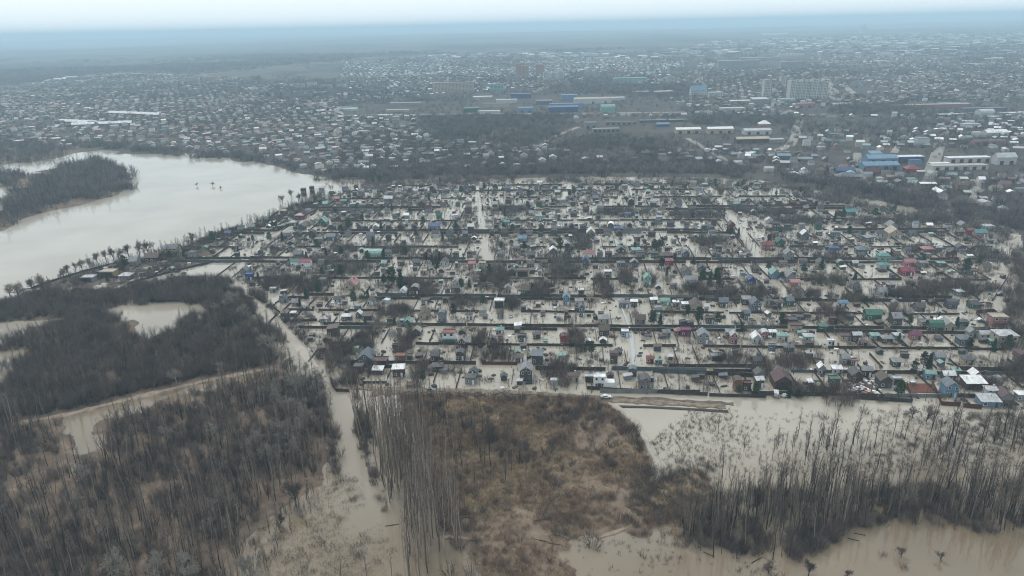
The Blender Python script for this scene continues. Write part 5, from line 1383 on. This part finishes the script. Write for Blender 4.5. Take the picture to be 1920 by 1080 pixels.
# ------------------------------------------------------------------ woods, heath and flooded meadows
trees = []   # (y, x, proto, scale, zone)
def stand(zone, P, n, protos, s0, s1, dens=None):
    for x, y in fill_soft(P, n, 12, 22, dens):
        trees.append((y, x, random.choice(protos), random.uniform(s0, s1), zone))
clump = lambda s, t=.32, k=3.2, lo=.05: (lambda x, y: np.clip((fbm(x, y, s) - t) * k, lo, 1))
P_grove = poly([(1300, 965), (1345, 935), (1420, 922), (1560, 918), (1720, 912), (1980, 905), (2050, 960), (1930, 992), (1850, 1000), (1760, 987), (1650, 987), (1580, 1002), (1500, 1020), (1420, 1047), (1330, 1032), (1285, 995)])
P_grove_edge = poly([(1320, 860), (1450, 830), (1560, 822), (1700, 800), (1960, 790), (1980, 880), (1720, 882), (1560, 892), (1400, 892), (1310, 930)])
P_stand = poly([(688, 800), (750, 795), (795, 830), (830, 900), (845, 960), (828, 1010), (814, 1080), (772, 1080), (742, 990), (712, 905), (692, 850)])
P_loose = poly([(745, 745), (840, 745), (960, 800), (990, 880), (960, 930), (850, 950), (800, 850)])
stand('grove', P_grove, 780, ['poplar', 'pole', 'poplar', 'scrub_tree'], .5, .88, clump(18, .28))
stand('grove_edge', P_grove_edge, 170, ['poplar', 'scrub_tree', 'scrub_tree'], .55, .95, clump(22, .3))
stand('stand', P_stand, 330, ['pole'], 1.05, 1.35)
stand('loose', P_loose, 110, ['pole', 'poplar'], .4, .75)
stand('west', P_woods[3], 1500, ['poplar', 'scrub_tree', 'scrub_tree', 'pole', 'pole'], .5, .85, clump(30, .25))
stand('track', poly([(440, 560), (490, 580), (560, 670), (600, 740), (610, 860), (560, 900), (430, 880), (470, 760), (500, 690), (470, 620)]), 34, ['pale_tree'], .6, .95)
stand('west', P_woods[3], 14, ['pale_tree'], .5, .8)
stand('upper', P_woods[2], 330, ['scrub_tree', 'poplar'], .4, .75, clump(30, .25))
stand('upper', P_woods[0], 60, ['scrub_tree'], .5, .8); stand('upper', P_woods[1], 50, ['scrub_tree'], .5, .8)
stand('track', poly([(450, 560), (480, 560), (560, 660), (620, 740), (650, 860), (600, 900), (560, 780), (480, 640)]), 46, ['scrub_tree', 'poplar'], .5, .9)
stand('east', poly([(1870, 640), (1890, 560), (1905, 470), (1990, 440), (2080, 560), (2100, 700), (1930, 700)]), 90, ['scrub_tree', 'broad_tree'], .5, .8)
ZL = {'grove': ("slender bare poplar in the dense grove standing in brown flood water", "poplars of the drowned grove"),
      'grove_edge': ("thin bare tree on the open village side of the drowned grove", "thin trees fringing the drowned grove"),
      'stand': ("tall straight pole-like poplar in the close plantation west of the heath", "poplars of the close plantation"),
      'loose': ("short bare poplar growing on the brown heath", "loose poplars on the heath"),
      'west': ("leafless tree in the dark thicketed wood below the pale track", "trees of the dark thicketed wood"),
      'upper': ("leafless tree in the thicket between pale track and river houses", "trees of the upper thicket"),
      'track': ("leafless tree beside the drowned track along the village edge", "trees along the drowned track"),
      'east': ("leafless tree on the bank past the village's eastern road", "trees on the eastern bank")}
SPECIAL = [  # px, py, proto, height factor, name, label
    (222, 1092, 'pale_tree', 1.25, "large pale-barked spreading tree, biggest crown in the dark wood"), (300, 1090, 'pale_tree', .95, "smaller pale spreading tree next to the biggest pale crown"), (352, 1100, 'pale_tree', .95, "pale spreading tree at the wood's lower edge by the water"),
    (455, 1085, 'pale_tree', .95, "pale forked tree standing in brown flood water"), (395, 1000, 'pale_tree', .7, "pale crown rising among dark trunks near the water's edge"), (440, 985, 'broad_tree', .7, "dark spreading tree at the bay of brown water"),
    (555, 950, 'broad_tree', 1.0, "big dark forked tree leaning over the drowned track"), (525, 985, 'broad_tree', .5, "small dark tree in front of the big forked tree"), (505, 1000, 'poplar', .6, "single thin trunk in the brown water bay"),
    (480, 850, 'pale_tree', .9, "pale tall tree in the middle of the dark wood"), (505, 870, 'pale_tree', .85, "pale twin-trunk tree beside the pale tall tree"), (540, 830, 'pale_tree', .95, "pale tree close to the ladder-like fallen branches"), (575, 800, 'pale_tree', .9, "pale tree on the track bank above the bend"),
    (600, 790, 'broad_tree', .9, "dark tree at the track bend before the village corner"), (610, 760, 'broad_tree', .8, "dark tree nearest the village corner fence"), (560, 740, 'pale_tree', .9, "pale tree across from the village corner fence"), (520, 720, 'pale_tree', .9, "pale tree where the pale path meets the drowned track"),
    (545, 690, 'broad_tree', .8, "dark tree just above the pale path's end"), (505, 660, 'pale_tree', .95, "pale tall tree halfway along the drowned track"), (480, 640, 'pale_tree', .8, "pale tree in a pair halfway along drowned track, paler one"), (530, 650, 'broad_tree', .7, "dark tree in a pair halfway along drowned track"),
    (455, 600, 'pale_tree', .9, "pale tree beside the wooded pond"), (440, 575, 'pale_tree', .9, "pale tree near the head of the drowned track"), (425, 560, 'broad_tree', .8, "dark tree near the head of the drowned track"), (410, 590, 'pale_tree', .8, "pale tree on the pond's east bank"), (380, 630, 'scrub_tree', .7, "thin tree on the pond's lower bank"),
    (330, 720, 'pale_tree', .7, "pale tree just above the pale path, western one"), (420, 700, 'pale_tree', .7, "pale tree just above the pale path, eastern one"), (270, 800, 'broad_tree', .6, "dark tree by the narrow pond under the pale path"),
    (20, 556, 'broad_tree', 1.1, "first bare bank tree where river meets the wood"), (36, 556, 'broad_tree', 1.04, "second bare bank tree along the river"), (62, 548, 'broad_tree', 1.04, "third bare bank tree along the river"), (80, 542, 'broad_tree', 0.98, "fourth bare bank tree along the river"),
    (120, 522, 'broad_tree', 0.85, "fifth bare bank tree along the river"), (130, 516, 'broad_tree', 0.78, "sixth bare bank tree along the river"), (142, 510, 'broad_tree', 0.78, "seventh bare bank tree along the river"), (155, 505, 'broad_tree', 0.85, "eighth bare bank tree along the river"),
    (168, 500, 'broad_tree', 0.85, "ninth bare bank tree along the river"), (185, 494, 'broad_tree', 0.91, "tenth bare bank tree along the river"), (200, 490, 'broad_tree', 0.98, "eleventh bare bank tree along the river"), (213, 487, 'broad_tree', 0.98, "twelfth bare bank tree along the river"),
    (228, 484, 'broad_tree', 0.98, "thirteenth bare bank tree along the river"), (243, 480, 'broad_tree', 0.98, "fourteenth bare bank tree along the river"), (262, 478, 'broad_tree', 1.23, "large bare bank tree before the yellow house"), (280, 476, 'broad_tree', 1.17, "broad bare bank tree nearest the yellow house"),
    (362, 455, 'broad_tree', 1.1, "round bare tree past the yellow house on the bank"), (530, 382, 'broad_tree', .9, "bare tree on the point below the three towers"), (546, 372, 'broad_tree', 1.0, "widest bare tree on the point by three towers"), (560, 378, 'broad_tree', .9, "bare tree between point and first red tower"),
    (572, 408, 'broad_tree', 1.0, "tall bare tree beside the maroon riverside house"), (590, 382, 'broad_tree', .9, "bare tree in front of the grey tower"), (370, 349, 'broad_tree', .45, "drowned tree top in mid-river, first of three"), (398, 349, 'broad_tree', .5, "drowned tree top in mid-river, second of three"), (414, 354, 'broad_tree', .4, "drowned tree top in mid-river, lowest of three"),
    (1690, 1046, 'broad_tree', .42, "small bare tree alone in the brown pool, western one"), (1765, 1052, 'broad_tree', .42, "small bare tree alone in the brown pool, eastern one"), (1590, 1082, 'broad_tree', .35, "small bare bush-like tree at brown pool's lower edge"),
    (1710, 783, 'broad_tree', .7, "crooked dead tree leaning before the red slab plot"), (1735, 790, 'broad_tree', .85, "forked dead tree before the red slab plot"), (1890, 816, 'poplar', .6, "lone upright tree before the maroon gabled house"), (1346, 820, 'poplar', .55, "broken trunk at the heath side of flooded meadow"),
    (1488, 838, 'scrub_tree', .8, "ragged trunk cluster in the middle of flooded meadow"), (1550, 850, 'scrub_tree', .8, "ragged leaning trunk at the grove's front edge"), (1600, 835, 'poplar', .5, "short snag in the open flooded meadow"), (1860, 830, 'broad_tree', .6, "dark spreading tree in the reedy meadow corner"),
    (1440, 1075, 'broad_tree', .55, "dark tangled tree below the grove, western one"), (1515, 1080, 'broad_tree', .55, "dark tangled tree below the grove, eastern one"), (640, 1085, 'poplar', .45, "thin sapling in lower flood water, first of three"), (688, 1078, 'poplar', .4, "thin sapling in lower flood water, second of three"), (735, 1080, 'poplar', .4, "thin sapling in lower flood water beside plantation"),
    (1005, 930, 'pole', .4, "lone pale trunk on the open heath")]
for k, (px, py, proto, s, lab) in enumerate(SPECIAL):
    p = G(px, py)
    plant_thing('bare_tree', proto, k, (p.x, p.y, max(ground_z(p.x, p.y), -.3)), s, lab, 'tree', 'single bare trees')
MARKS = [(*G(a, b)[:2], n) for a, b, n in (
    (222, 1078, 'biggest pale crown'), (455, 1075, 'pale forked tree'), (440, 985, 'brown bay'), (555, 950, 'big forked tree'), (480, 850, 'pale tall tree'), (575, 800, 'track bend'), (150, 820, 'narrow pond'), (270, 745, 'pale path'),
    (40, 800, "pale path's west end"), (290, 600, 'wooded pond'), (30, 650, 'west pond'), (505, 660, 'pale halfway tree'), (440, 560, 'track head'), (60, 950, "wood's west side"), (330, 920, 'wood centre'), (120, 560, 'river houses'),
    (700, 800, "plantation's north end"), (750, 930, "plantation's middle"), (800, 1050, "plantation's south end"), (900, 800, 'heath north side'), (930, 900, 'heath centre'), (1100, 800, 'dyke bushes'), (1150, 900, 'flooded path bushes'), (1050, 970, 'log pile'),
    (960, 1040, "heath's south tip"), (1112, 1025, 'pool bush'), (860, 1030, "heath's west tip"), (1240, 930, 'heath east logs'), (1340, 960, "grove's west corner"), (1450, 950, 'grove middle'), (1530, 1020, 'grove thicket'), (1600, 940, 'grove logs'), (1690, 985, 'western pool tree'),
    (1765, 985, 'eastern pool tree'), (1850, 960, "grove's east end"), (1488, 838, 'ragged trunks'), (1600, 835, 'meadow snag'), (1735, 800, 'forked dead tree'), (1860, 830, 'reedy corner'), (1900, 560, 'eastern road'))]
_mk = {}
def by_landmark(o, x, y, what):
    a, b, n = min(MARKS, key=lambda m: (m[0] - x) ** 2 + (m[1] - y) ** 2)
    _mk.setdefault((what, n), []).append((math.hypot(x - a, y - b), o))
def write_landmarks():
    for (what, n), L in _mk.items():
        L.sort(key=lambda t: t[0])
        for i, (d, o) in enumerate(L): o['label'] = '%s, %s out from the %s' % (what, ordw(i), n)
ZS = {'grove': 'slender bare poplar standing in brown water', 'grove_edge': 'thin bare tree in open flood water', 'stand': 'tall pole-like poplar in close plantation', 'loose': 'short bare poplar on the heath', 'west': 'leafless tree in the dark wood',
      'upper': 'leafless tree in the upper thicket', 'track': 'leafless tree beside the drowned track', 'east': 'leafless tree on the eastern bank'}
trees.sort()
rest = {}
n_ind = 296 - len(SPECIAL)
cnt = 0
for k, (y, x, proto, s, zone) in enumerate(trees):
    z = max(ground_z(x, y), -.4)
    q = CROT.transposed() @ Vector((x, y, z + 4 - CAM_H))
    on = abs(q.x / -q.z) < .73 and -q.y / -q.z < .43
    if on and cnt < n_ind:
        o = plant_thing('bare_tree', proto, k, (x, y, z), s, None, 'tree', ZL[zone][1]); cnt += 1
        by_landmark(o, x, y, ZS[zone])
    else:
        rest.setdefault((zone, proto), []).append((x, y, z, s))
ZN = {'grove': 'drowned_grove', 'grove_edge': 'grove_fringe', 'stand': 'poplar_plantation', 'loose': 'heath_wood', 'west': 'dark_wood', 'upper': 'upper_wood', 'track': 'track_side_wood', 'east': 'east_bank_wood'}
for (zone, proto), L in rest.items():
    L = np.array(L); scatter(ZN[zone] + '_' + {'poplar': 'poplars', 'pole': 'poles', 'scrub_tree': 'scrub', 'broad_tree': 'broadleaves', 'pale_tree': 'pale_trees'}[proto], proto, L[:, :3], L[:, 3])
# thicket masses
for P, n, s0, s1, nm in ((P_woods[2], 2600, .6, 1.05, 'upper_thicket'), (P_woods[0], 900, .6, 1.0, 'river_thicket'), (P_woods[1], 800, .6, 1.0, 'lane_thicket'), (P_woods[3], 1900, .4, .85, 'dark_wood_thicket')):
    q = fill_soft(P, n, 13, 26, clump(16, .2, 3.5, .15)); scatter(nm, 'thicket', with_z(q, -.2), rng.uniform(s0, s1, len(q)))
for P, n, nm in ((P_isles[0], 1500, 'island_wood'), (P_isles[1], 500, 'far_island_wood'), (P_isles[2], 1100, 'far_bank_wood')):
    q = fill_soft(P, n, 18, 34); scatter(nm, 'far_thicket', with_z(q, -.3), rng.uniform(.6, 1.6, len(q)))
q = fill(P_isles[0], 500); scatter('island_trees_wood', 'scrub_tree', with_z(q), rng.uniform(.7, 1.2, len(q)))
q = fill(poly([(1868, 650), (1885, 560), (1900, 470), (1990, 430), (2080, 560), (2100, 720), (1935, 720)]), 800); scatter('east_bank_thicket', 'thicket', with_z(q, -.2), rng.uniform(.6, 1.0, len(q)))
q = fill(P_grove, 520, clump(14, .35)); scatter('grove_undergrowth', 'thicket', with_z(q, -.5), rng.uniform(.35, .8, len(q)))
q = fill(poly([(1480, 1000), (1590, 985), (1580, 1010), (1500, 1050), (1470, 1045)]), 70); scatter('grove_corner_thicket', 'thicket', with_z(q, -.5), rng.uniform(.6, .9, len(q)))
P_ts = [poly(a) for a in ([(590, 700), (612, 735), (628, 790), (648, 860), (640, 900), (605, 880), (600, 800), (580, 740)], [(668, 735), (688, 790), (700, 880), (730, 960), (715, 965), (688, 900), (672, 820)], [(470, 545), (520, 580), (575, 640), (612, 690), (600, 700), (560, 655), (500, 595)])]
for P, n, s in zip(P_ts, (170, 130, 130), (.75, .6, .6)):
    q = fill_soft(P, n, 5, 10); scatter('track_side_undergrowth', 'thicket', with_z(q, -.4, -.5), rng.uniform(.25, s, len(q)))
    q = fill_soft(P, n // 4, 5, 10); scatter('track_side_scrub', 'scrub_tree', with_z(q, -.4, -.5), rng.uniform(.4, .8, len(q)))
q = fill(poly([(20, 556), (150, 512), (300, 472), (420, 434), (500, 408), (600, 366), (606, 384), (500, 425), (420, 450), (320, 485), (150, 535), (30, 566)]), 900, clump(15, .35, 4, .1)); scatter('river_bank_undergrowth', 'thicket', with_z(q, -.4, -.5), rng.uniform(.25, .7, len(q)))
q = fill(poly([(20, 556), (150, 512), (300, 472), (420, 434), (500, 408), (600, 366), (606, 376), (500, 418), (420, 442), (320, 478), (150, 522), (30, 563)]), 260); scatter('river_bank_trees_wood', 'scrub_tree', with_z(q, -.4, -.5), rng.uniform(.5, .95, len(q)))
q = fill_soft(poly([(470, 1000), (540, 930), (590, 890), (620, 920), (560, 990), (500, 1080), (440, 1090)]), 70, 10, 20); scatter('bay_drowned_scrub', 'scrub_tree', with_z(q, -.4, -.5), rng.uniform(.3, .7, len(q)))
# heath
q = fill(P_heath, 12000, clump(30, .25, 3)); scatter('heath_dry_grass', 'tuft', with_z(q), rng.uniform(.6, 1.3, len(q)))
q = fill(P_heath, 2600, clump(9, .3, 3)); scatter('heath_russet_undergrowth', 'rust_bush', with_z(q), rng.uniform(.5, 1.15, len(q)))
q = fill(poly([(745, 744), (1140, 752), (1190, 800), (1205, 860), (1130, 900), (960, 880), (850, 800)]), 260, clump(12, .44, 5, .04)); scatter('heath_dark_undergrowth', 'thicket', with_z(q), rng.uniform(.25, .6, len(q)))
HB = []
for x, y in fill(P_heath, 150):
    o = plant_thing('heath_bush', 'bush', len(HB), (x, y, max(ground_z(x, y), -.3)), random.uniform(.7, 1.6), None, 'bush', 'leafless bushes on the heath', ('stem', 'crown')); HB.append(o); by_landmark(o, x, y, 'rounded leafless bush on the brown heath')
BUSHES = [(1112, 1025, 1.9, "dark bush standing alone in the pool below the heath"), (860, 1030, 1.5, "dark bush at the heath's lower western tip"), (845, 1078, 1.8, "dark bush at bottom water edge, western of two"), (885, 1080, 2.0, "dark bush at bottom water edge, eastern of two"), (1542, 786, 1.3, "lone round bush in the open flooded meadow"),
          (1060, 1000, 1.3, "dark bush beside the fallen logs"), (1655, 1042, .9, "tiny bush in the brown pool"), (1696, 1066, .9, "tiny low bush in brown pool nearest the shore"), (1170, 815, 2.2, "big dark bush by the flooded heath path"), (1190, 825, 1.9, "second dark bush by the flooded heath path"), (1255, 900, 1.8, "bush right beside the heath path's lower end"),
          (1620, 775, 1.5, "spiky bush below the debris yard fence"), (1765, 792, 1.3, "spiky bush below the blue gabled house"), (1830, 780, 1.2, "spiky bush below the white long roof"), (1455, 748, 1.3, "low bush at the dyke's end")]
for k, (px, py, s, lab) in enumerate(BUSHES):
    p = G(px, py); plant_thing('dark_bush', 'bush', k, (p.x, p.y, max(ground_z(p.x, p.y), -.2)), s, lab, 'bush', None, ('stem', 'crown'))
write_landmarks()
# flooded meadow, reeds, shallow grass
q = fill(poly([(1290, 770), (1450, 765), (1600, 780), (1920, 775), (1960, 880), (1600, 890), (1230, 890), (1215, 830)]), 2000, clump(26, .40, 4, .10)); scatter('meadow_reeds', 'reed', with_z(q, 0, -.3), rng.uniform(.5, 1.4, len(q)))
q = fill(poly([(1640, 770), (1920, 775), (1960, 860), (1700, 850), (1640, 810)]), 420, clump(20, .3)); scatter('meadow_scrub_undergrowth', 'bush', with_z(q, -.4), rng.uniform(.4, 1.0, len(q)))
P_sw = poly([(560, 905), (620, 880), (660, 880), (700, 960), (760, 1080), (740, 1110), (430, 1110), (470, 1020), (520, 940)])
q = fill(P_sw, 4200, clump(16, .36, 4, .02)); scatter('drowned_grass', 'tuft', with_z(q, -.2, -.4), rng.uniform(.7, 1.4, len(q)))
q = fill(P_sw, 420, clump(16, .36, 4)); scatter('drowned_undergrowth', 'bush', with_z(q, -.6, -.4), rng.uniform(.4, .9, len(q)))
q = fill(P_east_bank, 700); scatter('east_bank_dry_grass', 'tuft', with_z(q), rng.uniform(.6, 1.3, len(q)))
q = fill(poly([(1180, 880), (1340, 850), (1350, 1040), (1180, 1010)]), 330, clump(10, .3)); scatter('heath_edge_undergrowth', 'bush', with_z(q, -.3), rng.uniform(.5, 1.2, len(q)))
q = fill(poly([(1060, 1000), (1500, 1030), (1500, 1110), (1090, 1110)]), 260, clump(14, .4, 4)); scatter('pool_reeds', 'reed', with_z(q, 0, -.3), rng.uniform(.4, 1.3, len(q)))
# fallen logs on heath and in the grove
LOGS = [(995, 925, 25, .25, 1), (1002, 935, -50, .22, 1), (1035, 928, 80, .2, 1), (1135, 918, -35, .2, 1), (1005, 955, 85, .2, 1), (1018, 980, 12, .22, 0), (1040, 978, 20, .2, 0), (1015, 1018, -18, .25, 0), (1040, 1022, -12, .25, 0), (1060, 1008, -30, .2, 1), (1045, 1003, -35, .2, 1), (1028, 1006, 5, .2, 1),
        (1235, 915, -40, .35, 0), (1262, 935, -42, .35, 0), (1252, 958, 40, .3, 0), (870, 975, 4, .2, 0), (880, 968, 10, .2, 0), (1190, 960, -30, .2, 0), (1600, 1012, -22, .2, 0), (1612, 1002, -20, .18, 0), (1380, 1025, 12, .2, 0), (1360, 1010, -15, .22, 0), (1610, 965, -25, .2, 0), (1420, 1050, 30, .2, 0), (1330, 1040, -35, .2, 0), (932, 800, 60, .18, 1), (1100, 850, -10, .2, 0), (735, 985, 12, .2, 0)]
for k, (px, py, an, r, pale) in enumerate(LOGS):
    p = G(px, py); r *= .65; L = random.uniform(2.2, 4) if pale else random.uniform(3, 6)
    V, F = [], []
    d = Vector((math.cos(R(an)), math.sin(R(an)), 0)); m = [(-.5, 1), (-.15, .9), (.2, .75), (.5, .5)]
    for (a, ra), (b, rb) in zip(m[:-1], m[1:]):
        tube(V, F, d * L * a + Vector((0, random.gauss(0, .08), 0)), d * L * b, r * ra, r * rb, 6)
    for j in range(3):
        b = d * L * random.uniform(-.1, .45); tube(V, F, b, b + (d + rvec(.8)).normalized() * L * .18, r * .3, .03, 4)
    where = 'heath' if px < 1300 else 'drowned grove'
    o = link('fallen_log', mesh('fallen_log', V, F, M_pale if pale else M_bark), None, (p.x, p.y, max(ground_z(p.x, p.y), 0) + r * .8))
    props(o, "%s fallen log on the %s, %s from the plantation side" % ('pale barkless' if pale else 'dark', where, ordw(sorted(range(len(LOGS)), key=lambda i: LOGS[i][0]).index(k))), 'log', 'fallen logs')

# ------------------------------------------------------------------ vehicles, poles, rafts of ice and rubble
def car(px, py, rot, body, label, van=False):
    p = G(px, py); z = max(ground_z(p.x, p.y), 0)
    if 1130 < px < 1160 and py < 760: z = .57
    o = props(link('parked_van' if van else 'parked_car', None, None, (p.x, p.y, z), rot), label, 'van' if van else 'car')
    L, Wd = (5.2, 1.95) if van else (4.3, 1.75)
    prof = [(-L / 2, .35), (-L / 2, 1.0), (-L * .42, 2.1), (L * .22, 2.1), (L * .36, 1.25), (L / 2, 1.05), (L / 2, .35)] if van else [(-L / 2, .35), (-L / 2, .9), (-L * .40, .98), (-L * .28, 1.45), (L * .08, 1.45), (L * .24, .98), (L / 2, .82), (L / 2, .35)]
    V, F = extrude(prof, -Wd / 2, Wd / 2, False); link('body', mesh('body', V, F, MR[body]), o)
    V, F = [], []
    for s in (-1, 1):
        a, b = sorted((s * (Wd / 2 + .004), s * (Wd / 2 + .02)))
        if van: box(V, F, L * .05, a, 1.25, L * .26, b, 1.9)
        else: box(V, F, -L * .27, a, 1.0, L * .10, b, 1.36)
    link('side_window', mesh('side_window', V, F, M_glass), o)
    for sx in (-.3, .31):
        for s in (-1, 1):
            V, F = [], []; tube(V, F, Vector((0, -.11, 0)), Vector((0, .11, 0)), .33, .33, 10); F += [tuple(range(10)), tuple(range(19, 9, -1))]
            link('wheel', mesh('wheel', V, F, M_rubber), o, (sx * L, s * (Wd / 2 - .08), .33))
car(1136, 748, R(5), 'white', "white car driving along the muddy dyke road")
car(1455, 741, R(70), 'white', "white van parked by the maroon gabled hall", True)
car(1474, 744, R(20), 'light grey', "silver car standing in water before maroon gabled hall")
car(1471, 279, R(60), 'white', "white van beside the town road fork, western of two", True)
car(1478, 279, R(60), 'white', "white van beside the town road fork, eastern of two", True)
car(808, 733, R(-5), 'grey', "grey car on the dyke road by earth heaps")
def pole(x, y, z, lab, h=8.5):
    o = props(link('utility_pole', None, None, (x, y, z), -A + random.gauss(0, .1)), lab, 'utility pole', 'utility poles along the lanes')
    V, F = [], []; tube(V, F, Vector((0, 0, -1.5)), Vector((random.gauss(0, .1), 0, h)), .13, .09, 6); link('post', mesh('post', V, F, M_rail), o)
    V, F = [], []; box(V, F, -.9, -.06, h - .7, .9, .06, h - .58)
    for s in (-.8, 0, .8): box(V, F, s - .05, -.05, h - .575, s + .05, .05, h - .38)
    link('crossarm', mesh('crossarm', V, F, M_rail), o)
k = 0
for li, nm in ((0, 'straight central lane'), (1, 'eastern slanting lane'), (4, 'concrete lane')):
    pts = LANES[li]; i = 0
    for a, b in zip(pts[:-1], pts[1:]):
        n = max(1, int((b - a).length / 32))
        for j in range(n):
            q = a.lerp(b, j / n); pole(q.x + 2.2, q.y, 0, "wooden utility pole, %s from the dyke road on the %s" % (ordw(i), nm)); i += 1
for i in range(12):
    q = G(690 + i * 105, 733 + i * 2.3); pole(q.x, q.y + 2, 0, "wooden utility pole on the front street, %s from the track corner" % ordw(i))
# earth heaps beside the dyke
ms = Mass()
for i in range(70):
    p = G(random.uniform(760, 960), random.uniform(733, 745)); s = random.uniform(.3, 1.1)
    V, F = [], []; box(V, F, -s, -s * .7, -.3, s, s * .7, s * .6); ms.add(V, F, jit((.16, .13, .10)), p.x, p.y, max(ground_z(p.x, p.y), .2), random.uniform(0, 3))
ms.build("dyke_rubble")
# debris yard
ms = Mass()
for i in range(160):
    p = G(random.uniform(1592, 1650), random.uniform(712, 740)); V, F = [], []; box(V, F, -random.uniform(.3, 1), -random.uniform(.2, .8), -.6, random.uniform(.3, 1), random.uniform(.2, .8), random.uniform(.3, 1.0))
    ms.add(V, F, jit(random.choice(((.6, .6, .6), (.1, .08, .07), (.25, .08, .05), (.05, .05, .05), (.4, .4, .4)))), p.x, p.y, 0, random.uniform(0, 3))
ms.build("yard_debris")
V, F = [], []; box(V, F, -6.5, -4, -1.3, 6.5, 4, .25)
p = G(1726, 728); props(link('foundation_slab', mesh('foundation_slab', V, F, material("red_clay", (.13, .05, .035), .8, .3, .4, .2)), None, (p.x, p.y, 0), -A), "rust red foundation slab on a flooded plot", 'foundation')
# ------------------------------------------------------------------ air
def haze():
    V, F = [], []
    box(V, F, -120000, -6000, -8, 120000, 130000, 205)
    m = bpy.data.materials.new("pale_haze")
    m.use_nodes = True
    t = m.node_tree
    t.nodes.remove(t.nodes["Principled BSDF"])
    v = t.nodes.new("ShaderNodeVolumePrincipled")
    v.inputs["Color"].default_value = (.61, .84, 1.0, 1)
    v.inputs["Density"].default_value = HAZE
    v.inputs["Anisotropy"].default_value = 0.0
    t.links.new(v.outputs[0], t.nodes["Material Output"].inputs["Volume"])
    props(link("haze", mesh("haze", V, F, m)), kind='stuff')
HAZE = 1.85e-4
haze()
